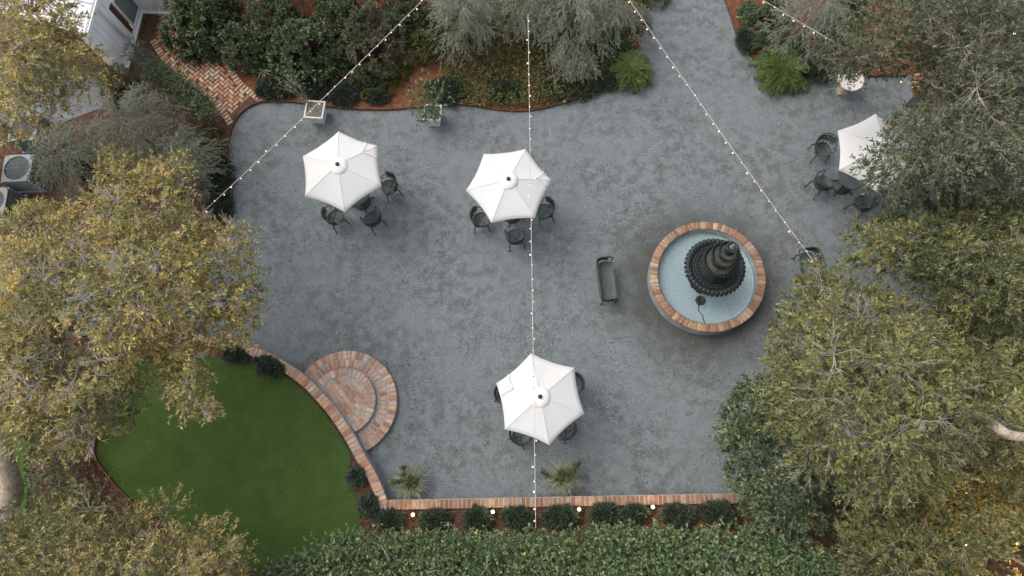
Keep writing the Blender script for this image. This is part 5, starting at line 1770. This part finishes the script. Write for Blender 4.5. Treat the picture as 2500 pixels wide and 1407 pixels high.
def silver(label, px, py, z_top, reach_px, n_br, group, dens=1.0, z0=BED_Z, lean=(0, 0)):
    """A wispy silver conifer: long arching branches with side twigs and fine needles."""
    b = at(px, py, z_top * 0.6); b = np.array((b[0], b[1], z0))
    R = np.linalg.norm(at(px + reach_px, py, z_top * 0.6) - at(px, py, z_top * 0.6))
    root = thing('silver_conifer', label, 'tree', b, group=group)
    mb = MB(); mb.tube([b, b + (lean[0] * 0.5, lean[1] * 0.5, z_top * 0.5), b + (lean[0], lean[1], z_top * 0.95)], [0.06, 0.045, 0.02], 8)
    mb.build('trunk', M['twig_grey'], root)
    sa, sb, P, D = [], [], [], []
    for k in range(n_br):
        a = 2 * PI * (k * 0.618 % 1) + random.gauss(0, 0.15)
        u = random.random()
        s = b + np.array((lean[0], lean[1], 1)) * np.array((u, u, z_top * (0.35 + 0.6 * u)))
        ln = R * (1.05 - 0.45 * u) * random.uniform(0.75, 1.1)
        dirh = np.array((math.cos(a), math.sin(a), 0))
        pts = []
        for t in np.linspace(0, 1, 8):
            pts.append(s + dirh * ln * t + np.array((0, 0, 0.42 * ln * t - 0.55 * ln * t * t)) + RNG.normal(0, 0.012, 3))
        pts = np.asarray(pts)
        sa.append(pts[:-1]); sb.append(pts[1:])
        for j in range(int(16 * dens)):
            t = random.uniform(0.2, 1.0) * 6.99
            i = int(t); q = pts[i] * (1 - (t - i)) + pts[i + 1] * (t - i)
            side = random.choice((-1, 1))
            dv = unit(pts[i + 1] - pts[i]) * 0.9 + np.array((-dirh[1], dirh[0], 0)) * side * random.uniform(0.3, 0.9) + RNG.normal(0, 0.15, 3)
            dv = unit(dv); tl = random.uniform(0.14, 0.34)
            m1 = q + dv * tl * 0.5; e = q + dv * tl - np.array((0, 0, tl * 0.22))
            sa.append(np.asarray([q, m1])); sb.append(np.asarray([m1, e]))
            nn = 11
            tt = RNG.uniform(0.1, 1.0, nn)[:, None]
            P.append(q + (e - q) * tt); D.append(unit(dv * 0.8 + RNG.normal(0, 0.6, (nn, 3))))
    A, B = np.concatenate(sa), np.concatenate(sb)
    V, F = tri_tubes(A, B, np.full(len(A), 0.0055), np.full(len(A), 0.004))
    link_mesh('branches', np_mesh('branches', V - b, F, 4), M['silver_twig'], root)
    P, D = np.concatenate(P), np.concatenate(D)
    link_mesh('needles', leaf_mesh('needles', P - b, D, 0.055 * RNG.uniform(0.6, 1.3, len(P)), 0.012, np.clip(RNG.normal(0.5, 0.25, len(P)), 0, 1), 0.1), L_CEDAR, root)


M['silver_twig'] = plain('silver_twig', (0.20, 0.205, 0.165), 0.9, 0.15, 0.25, 5)
SG = 'wispy silver conifers'
silver('silver conifer left of the vertical light string at the top edge', 1135, 40, 2.2, 110, 70, SG, 1.2)
silver('silver conifer behind the top end of the vertical light string', 1290, -10, 2.4, 110, 60, SG)
silver('large silver conifer between the vertical string and the gravel path', 1400, 30, 2.3, 125, 75, SG, 1.2)
silver('silver conifer hanging over the left edge of the gravel path at top', 1500, 10, 2.5, 100, 60, SG)
silver('small drooping silver shrub in front of the large silver conifer', 1400, 150, 1.0, 62, 34, SG, 0.9)
silver('silver conifer right of the gravel path, near the birdbath string', 1985, 40, 2.3, 105, 60, SG)
silver('wide silver shrub between the house and the gravel on the left', 330, 318, 1.8, 150, 85, SG, 1.1)
silver('silver shrub tangled with the oak beside the left gravel edge', 440, 400, 1.7, 110, 60, SG)
silver('silver shrub spreading beside the air conditioner with the visible fan', 170, 385, 1.6, 120, 60, SG)

mass('thicket', 'dark thicket along the top edge behind the glossy shrubs',
     [(400, 30), (520, 0), (700, 0), (900, 0), (1040, 20), (1050, -120), (400, -120)], 0.8, 1.4, L_DARK, (0.08, 0.036), 0.22, 0.26, 9, 8, BED_Z, 4, (0.45, 0.28), cat='shrub', tries=8000)
mass('thicket', 'dark thicket under the trees at the end of the straight wall',
     [(2010, 1200), (2060, 1180), (2150, 1195), (2560, 1140), (2560, 1340), (2050, 1345), (2000, 1290)], 0.8, 1.3, L_DARK, (0.08, 0.036), 0.2, 0.24, 9, 8, LAWN_Z, 4, (0.4, 0.28), cat='shrub', tries=9000)
mass('thicket', 'dark thicket under the trees along the far right of the gravel',
     [(2280, 420), (2560, 420), (2560, 1050), (2340, 1050), (2290, 900), (2270, 760), (2290, 600)], 0.7, 1.4, L_DARK, (0.08, 0.036), 0.25, 0.28, 9, 8, -0.04, 4, (0.35, 0.28), cat='shrub', tries=9000)
mass('thicket', 'dark leafy thicket under the golden oak beyond the curved wall',
     [(-60, 830), (180, 850), (300, 860), (250, 960), (215, 1060), (130, 1075), (-60, 1030)], 0.7, 1.2, L_DARK, (0.08, 0.036), 0.22, 0.26, 8, 8, LAWN_Z, 4, (0.4, 0.28), cat='shrub', tries=7000)

# feathery upright conifer beside the house corner
mass('cypress', 'feathery dark cypress at the house wall, above the clipped hedge',
     [(318, 95), (345, 105), (380, 150), (400, 190), (380, 215), (340, 180), (305, 130)], 1.0, 1.6, L_JUNI, (0.07, 0.012), 0.15, 0.26, 9, 10, BED_Z, 3, (0.55, 0.25), cat='tree', splay=0.5)


# ------------------------------------------------------------------ ferns
def frond_mesh(name, mat, ln, wid, arch, n=16, seed=0, pin=0.9):
    """One frond along +X: a bent midrib with two rows of pinnae."""
    r = np.random.default_rng(seed)
    t = np.linspace(0.12, 0.98, n)
    x = ln * t * (1 - 0.12 * t); z = arch * ln * (1.35 * t - 1.75 * t * t)
    P, D, L_ = [], [], []
    for i in range(n):
        w = wid * math.sin(PI * (0.12 + 0.86 * t[i])) ** 0.6
        for s in (-1, 1):
            P.append((x[i], 0, z[i])); D.append(unit(np.array((0.45 + r.normal(0, 0.08), s * pin, -0.18 + r.normal(0, 0.08)))))
            L_.append(w * r.uniform(0.9, 1.1))
    P, D, L_ = np.asarray(P), np.asarray(D), np.asarray(L_)
    me = leaf_mesh(name, P, D, L_, ln / n * 1.05, np.clip(r.normal(0.5, 0.25, len(P)), 0, 1), 0.1, up=np.broadcast_to(np.array((0, 0, 1.0)), (len(P), 3)))
    V = np.empty((len(me.vertices) , 3), np.float32); me.vertices.foreach_get('co', V.ravel()); T = np.empty(len(me.polygons), np.float32)
    me.attributes['tint'].data.foreach_get('value', T)
    F = np.asarray([tuple(q.vertices) for q in me.polygons]); o_ = len(V)
    xs = np.concatenate([[0.0], x]); zs = np.concatenate([[0.0], z])
    R_ = np.asarray([(a, s * 0.006, b) for a, b in zip(xs, zs) for s in (-1, 1)])
    rf = []
    for i in range(len(xs) - 1):
        a = o_ + i * 2; rf += [(a, a + 2, a + 3), (a, a + 3, a + 1)]
    me = np_mesh(name, np.concatenate([V, R_]), np.concatenate([F, np.asarray(rf)]), 3, np.concatenate([T, np.full(len(rf), 0.3)]))
    me.materials.append(mat)
    return me


def fern(name, label, px, py, z, reach, n, mat, group, wid=0.10, arch=0.5, pinn=16, cat='fern'):
    root = thing(name, label, cat, at(px, py, 0.3) * (1, 1, 0) + (0, 0, BED_Z), group=group)
    var = [frond_mesh('frond', mat, reach, wid, arch, pinn, 100 + k + int(px)) for k in range(5)]
    for k in range(n):
        o = bpy.data.objects.new('frond', random.choice(var)); COL.objects.link(o); o.parent = root
        lvl = (k + 0.5) / n
        sc_ = (0.55 + 0.5 * (1 - lvl)) * random.uniform(0.85, 1.15)
        o.scale = (sc_,) * 3
        o.location = (random.gauss(0, 0.05), random.gauss(0, 0.05), 0.12 + 0.25 * lvl)
        o.rotation_euler = (random.gauss(0, 0.15), -0.55 * lvl + random.gauss(0, 0.12), k * 2.39996 + random.gauss(0, 0.2))


fern('fern', 'bright green fern spilling over the left edge of the gravel path', 1540, 170, 0, 0.74, 170, L_FERN, 'bright ferns flanking the gravel path', 0.15, 0.62, 15)
fern('fern', 'bright green fern at the right side where the gravel path opens', 1910, 166, 0, 0.86, 190, L_FERN, 'bright ferns flanking the gravel path', 0.16, 0.62, 16)
DG = 'dark long fronded ferns'
fern('sword_fern', 'dark fern behind the left bright fern', 1490, 110, 0, 0.75, 26, L_FERN_D, DG, 0.13, 0.45, 20)
fern('sword_fern', 'dark fern up left of the right bright fern', 1868, 108, 0, 0.70, 22, L_FERN_D, DG, 0.13, 0.45, 20)
fern('sword_fern', 'dark fern above the right bright fern', 1945, 118, 0, 0.70, 24, L_FERN_D, DG, 0.13, 0.45, 20)
fern('sword_fern', 'dark fern under the right silver conifer', 2030, 90, 0, 0.7, 22, L_FERN_D, DG, 0.12, 0.45, 20)
fern('sword_fern', 'dark fern on the left edge of the gravel path at the top', 1560, 40, 0, 0.45, 18, L_FERN_D, DG, 0.09, 0.45, 16)


def strap_plant(label, px, py, z, n, ln, group, name='strap_plant'):
    root = thing(name, label, 'plant', at(px, py, z), group=group)
    me = []
    for k in range(4):
        r = np.random.default_rng(k); vs, fs = [], []
        for i in range(7):
            t = i / 6; w = 0.02 * (1 - t ** 2.2) + 0.002; x = ln * t; zz = ln * (1.1 * t - 1.15 * t * t) * 0.8
            vs += [(x, -w, zz), (x, 0, zz - w * 0.5), (x, w, zz)]
        for i in range(6):
            for j in range(2): fs.append((i * 3 + j, i * 3 + 3 + j, i * 3 + 4 + j, i * 3 + 1 + j))
        m_ = np_mesh('leaf', np.asarray(vs), np.asarray(fs), 4, np.full(len(fs), r.uniform(0.2, 0.9))); m_.materials.append(L_STRAP); me.append(m_)
    for k in range(n):
        o = bpy.data.objects.new('leaf', random.choice(me)); COL.objects.link(o); o.parent = root
        o.rotation_euler = (random.gauss(0, 0.2), random.uniform(-0.5, 0.15), k * 2.4); o.scale = (random.uniform(0.7, 1.1),) * 3
    return root


strap_plant('pale strappy plant beside the right edge of the gravel path', 1818, 45, 0.1, 22, 0.36, 'strap leaved plants')
strap_plant('thin grey strappy plant in the straw near the brick path', 645, 178, 0.1, 16, 0.3, 'strap leaved plants')


def tuft(label, px, py, parts):
    """A clump of striped grass with a leafy green shrub growing through it."""
    c = at(px, py, 0.0)
    root = thing('potted_grass', label, 'plant', c, group='mixed grass clumps in pots by the straight wall')
    mb = MB(); mb.lathe([(0.11, 0.0), (0.17, 0.28), (0.185, 0.30), (0.165, 0.31), (0.155, 0.26), (0.0, 0.26)], 20); mb.build('pot', M['iron'], root, world=False)
    n = 420
    a = RNG.uniform(0, 2 * PI, n); e = RNG.uniform(0.1, 1.1, n)
    D = np.stack([np.cos(a) * np.cos(e), np.sin(a) * np.cos(e), np.sin(e)], 1)
    P = np.zeros((n, 3)); P[:, :2] = RNG.normal(0, 0.06, (n, 2)); P[:, 2] = 0.28
    ln = RNG.uniform(0.32, 0.52, n)
    M1 = P + D * (ln * 0.5)[:, None]
    D2 = unit(D + (0, 0, -0.55) + np.stack([np.cos(a), np.sin(a), 0 * a], 1) * 0.3)
    tn = np.clip(RNG.normal(0.5, 0.28, n), 0, 1)
    me = leaf_mesh('blades', np.concatenate([P, M1 - D2 * 0.04]), np.concatenate([D, D2]), np.concatenate([ln * 0.75, ln * 0.6]), np.concatenate([np.full(n, 0.016), np.full(n, 0.013)]), np.tile(tn, 2), 0.1)
    link_mesh('grass_blades', me, L_STRAP, root)
    C = np.asarray([(x, y, z) for (x, y, z) in parts]); N = unit(C * (1, 1, 0) + (0, 0, 0.25))
    L0, Dd, LL, WW, ow, (tc, td, tl) = sprays(C, N, np.full(len(C), 0.13), 8, 8, 0.065, 0.032, 0.7, 0.7, 0.1, 0.9)
    link_mesh('leaves', leaf_mesh('leaves', L0, Dd, LL, WW, np.clip(RNG.normal(0.55, 0.28, len(L0)), 0, 1), 0.15), L_CITRUS, root)
    mb = MB()
    for q in C: mb.tube([(0, 0, 0.25), tuple(q * 0.5 + np.array((0, 0, 0.12))), tuple(q)], [0.009, 0.007, 0.004], 4)
    mb.build('stem', M['twig_grey'], root, world=False)


tuft('striped grass clump with green sprigs, nearest the wall corner', 1007, 1178,
     [(0.02, 0.05, 0.5), (0.1, 0.1, 0.5), (-0.08, 0.02, 0.48), (0.04, -0.06, 0.46), (0.16, 0.06, 0.45), (-0.14, 0.3, 0.55), (-0.1, 0.2, 0.5), (-0.34, 0.0, 0.5), (-0.24, 0.02, 0.46), (0.12, -0.02, 0.5)])
tuft('striped grass clump with green sprigs, right of the light string', 1376, 1166,
     [(0.0, 0.05, 0.5), (-0.1, 0.1, 0.5), (-0.14, -0.06, 0.46), (0.1, 0.0, 0.48), (0.14, 0.14, 0.5), (0.26, 0.24, 0.52), (0.30, 0.32, 0.55), (-0.36, 0.04, 0.5), (-0.46, 0.1, 0.52), (0.2, 0.1, 0.45)])

# ------------------------------------------------------------------ loose stuff
scatter('pine_straw', 'loose rusty pine straw over the upper bed', bed_north, BED_Z, 16000, L_STRAW, 0.13, 0.006, 'pine straw', 0.1)
scatter('pine_straw', 'loose rusty pine straw over the right bed', bed_right, BED_Z, 6000, L_STRAW, 0.13, 0.006, 'pine straw', 0.1)
scatter('bark_mulch', 'brown bark mulch between the lawn, walls and bushes', [(530, 850), (640, 890), (720, 950), (800, 1030), (850, 1110), (840, 1160), (870, 1300), (1000, 1330), (1900, 1330), (1900, 1236), (940, 1248), (880, 1150), (800, 1030), (700, 925), (600, 870)],
        LAWN_Z - 0.02, 9000, L_CHIP, 0.055, 0.022, 'mulch', 0.15)
scatter('bark_mulch', 'brown bark mulch along the lower left lawn edging', [(200, 1000), (229, 1085), (232, 1120), (260, 1160), (300, 1205), (400, 1290), (340, 1320), (180, 1260), (190, 1130)], LAWN_Z - 0.02, 4000, L_CHIP, 0.055, 0.022, 'mulch', 0.15)
scatter('bark_mulch', 'dark bark mulch in the bed left of the gravel', bed_left, BED_Z, 8000, L_CHIP, 0.055, 0.022, 'mulch', 0.15)
scatter('leaf_litter', 'tiny dead leaves and twigs strewn over the grey gravel', gravel_poly, 0.0, 15000, L_LITTER, 0.038, 0.016, 'leaf litter', 0.15, 0.08, 0.7, 2.0, (0.40, 0.3))
scatter('leaf_litter', 'a few fallen leaves dotted over the lawn', lawn_s, LAWN_Z + 0.02, 70, L_CHIP, 0.05, 0.025, 'leaf litter', 0.15)
scatter('leaf_litter', 'a few pale specks and leaves lying on the gravel', gravel_poly, 0.0, 500, L_LITTER, 0.035, 0.02, 'leaf litter', 0.15, None, 1, 0, (0.9, 0.25))
_lp = np.asarray(lawn_s)
p_ = RNG.uniform(_lp.min(0), _lp.max(0), (90000, 2)); p_ = p_[in_poly(p_, _lp)][:45000]
w_ = at_many(p_, LAWN_Z)
a_ = RNG.uniform(0, 2 * PI, len(w_))
d_ = unit(np.stack([np.cos(a_) * 0.8, np.sin(a_) * 0.8, RNG.uniform(0.5, 1.5, len(w_))], 1))
tag(link_mesh('turf_grass', leaf_mesh('turf_grass', w_, d_, 0.026, 0.007, np.clip(RNG.normal(0.45, 0.17, len(w_)), 0, 1), 0.1), L_TURF), 'short green turf blades covering the lawn', 'grass', None, 'stuff')
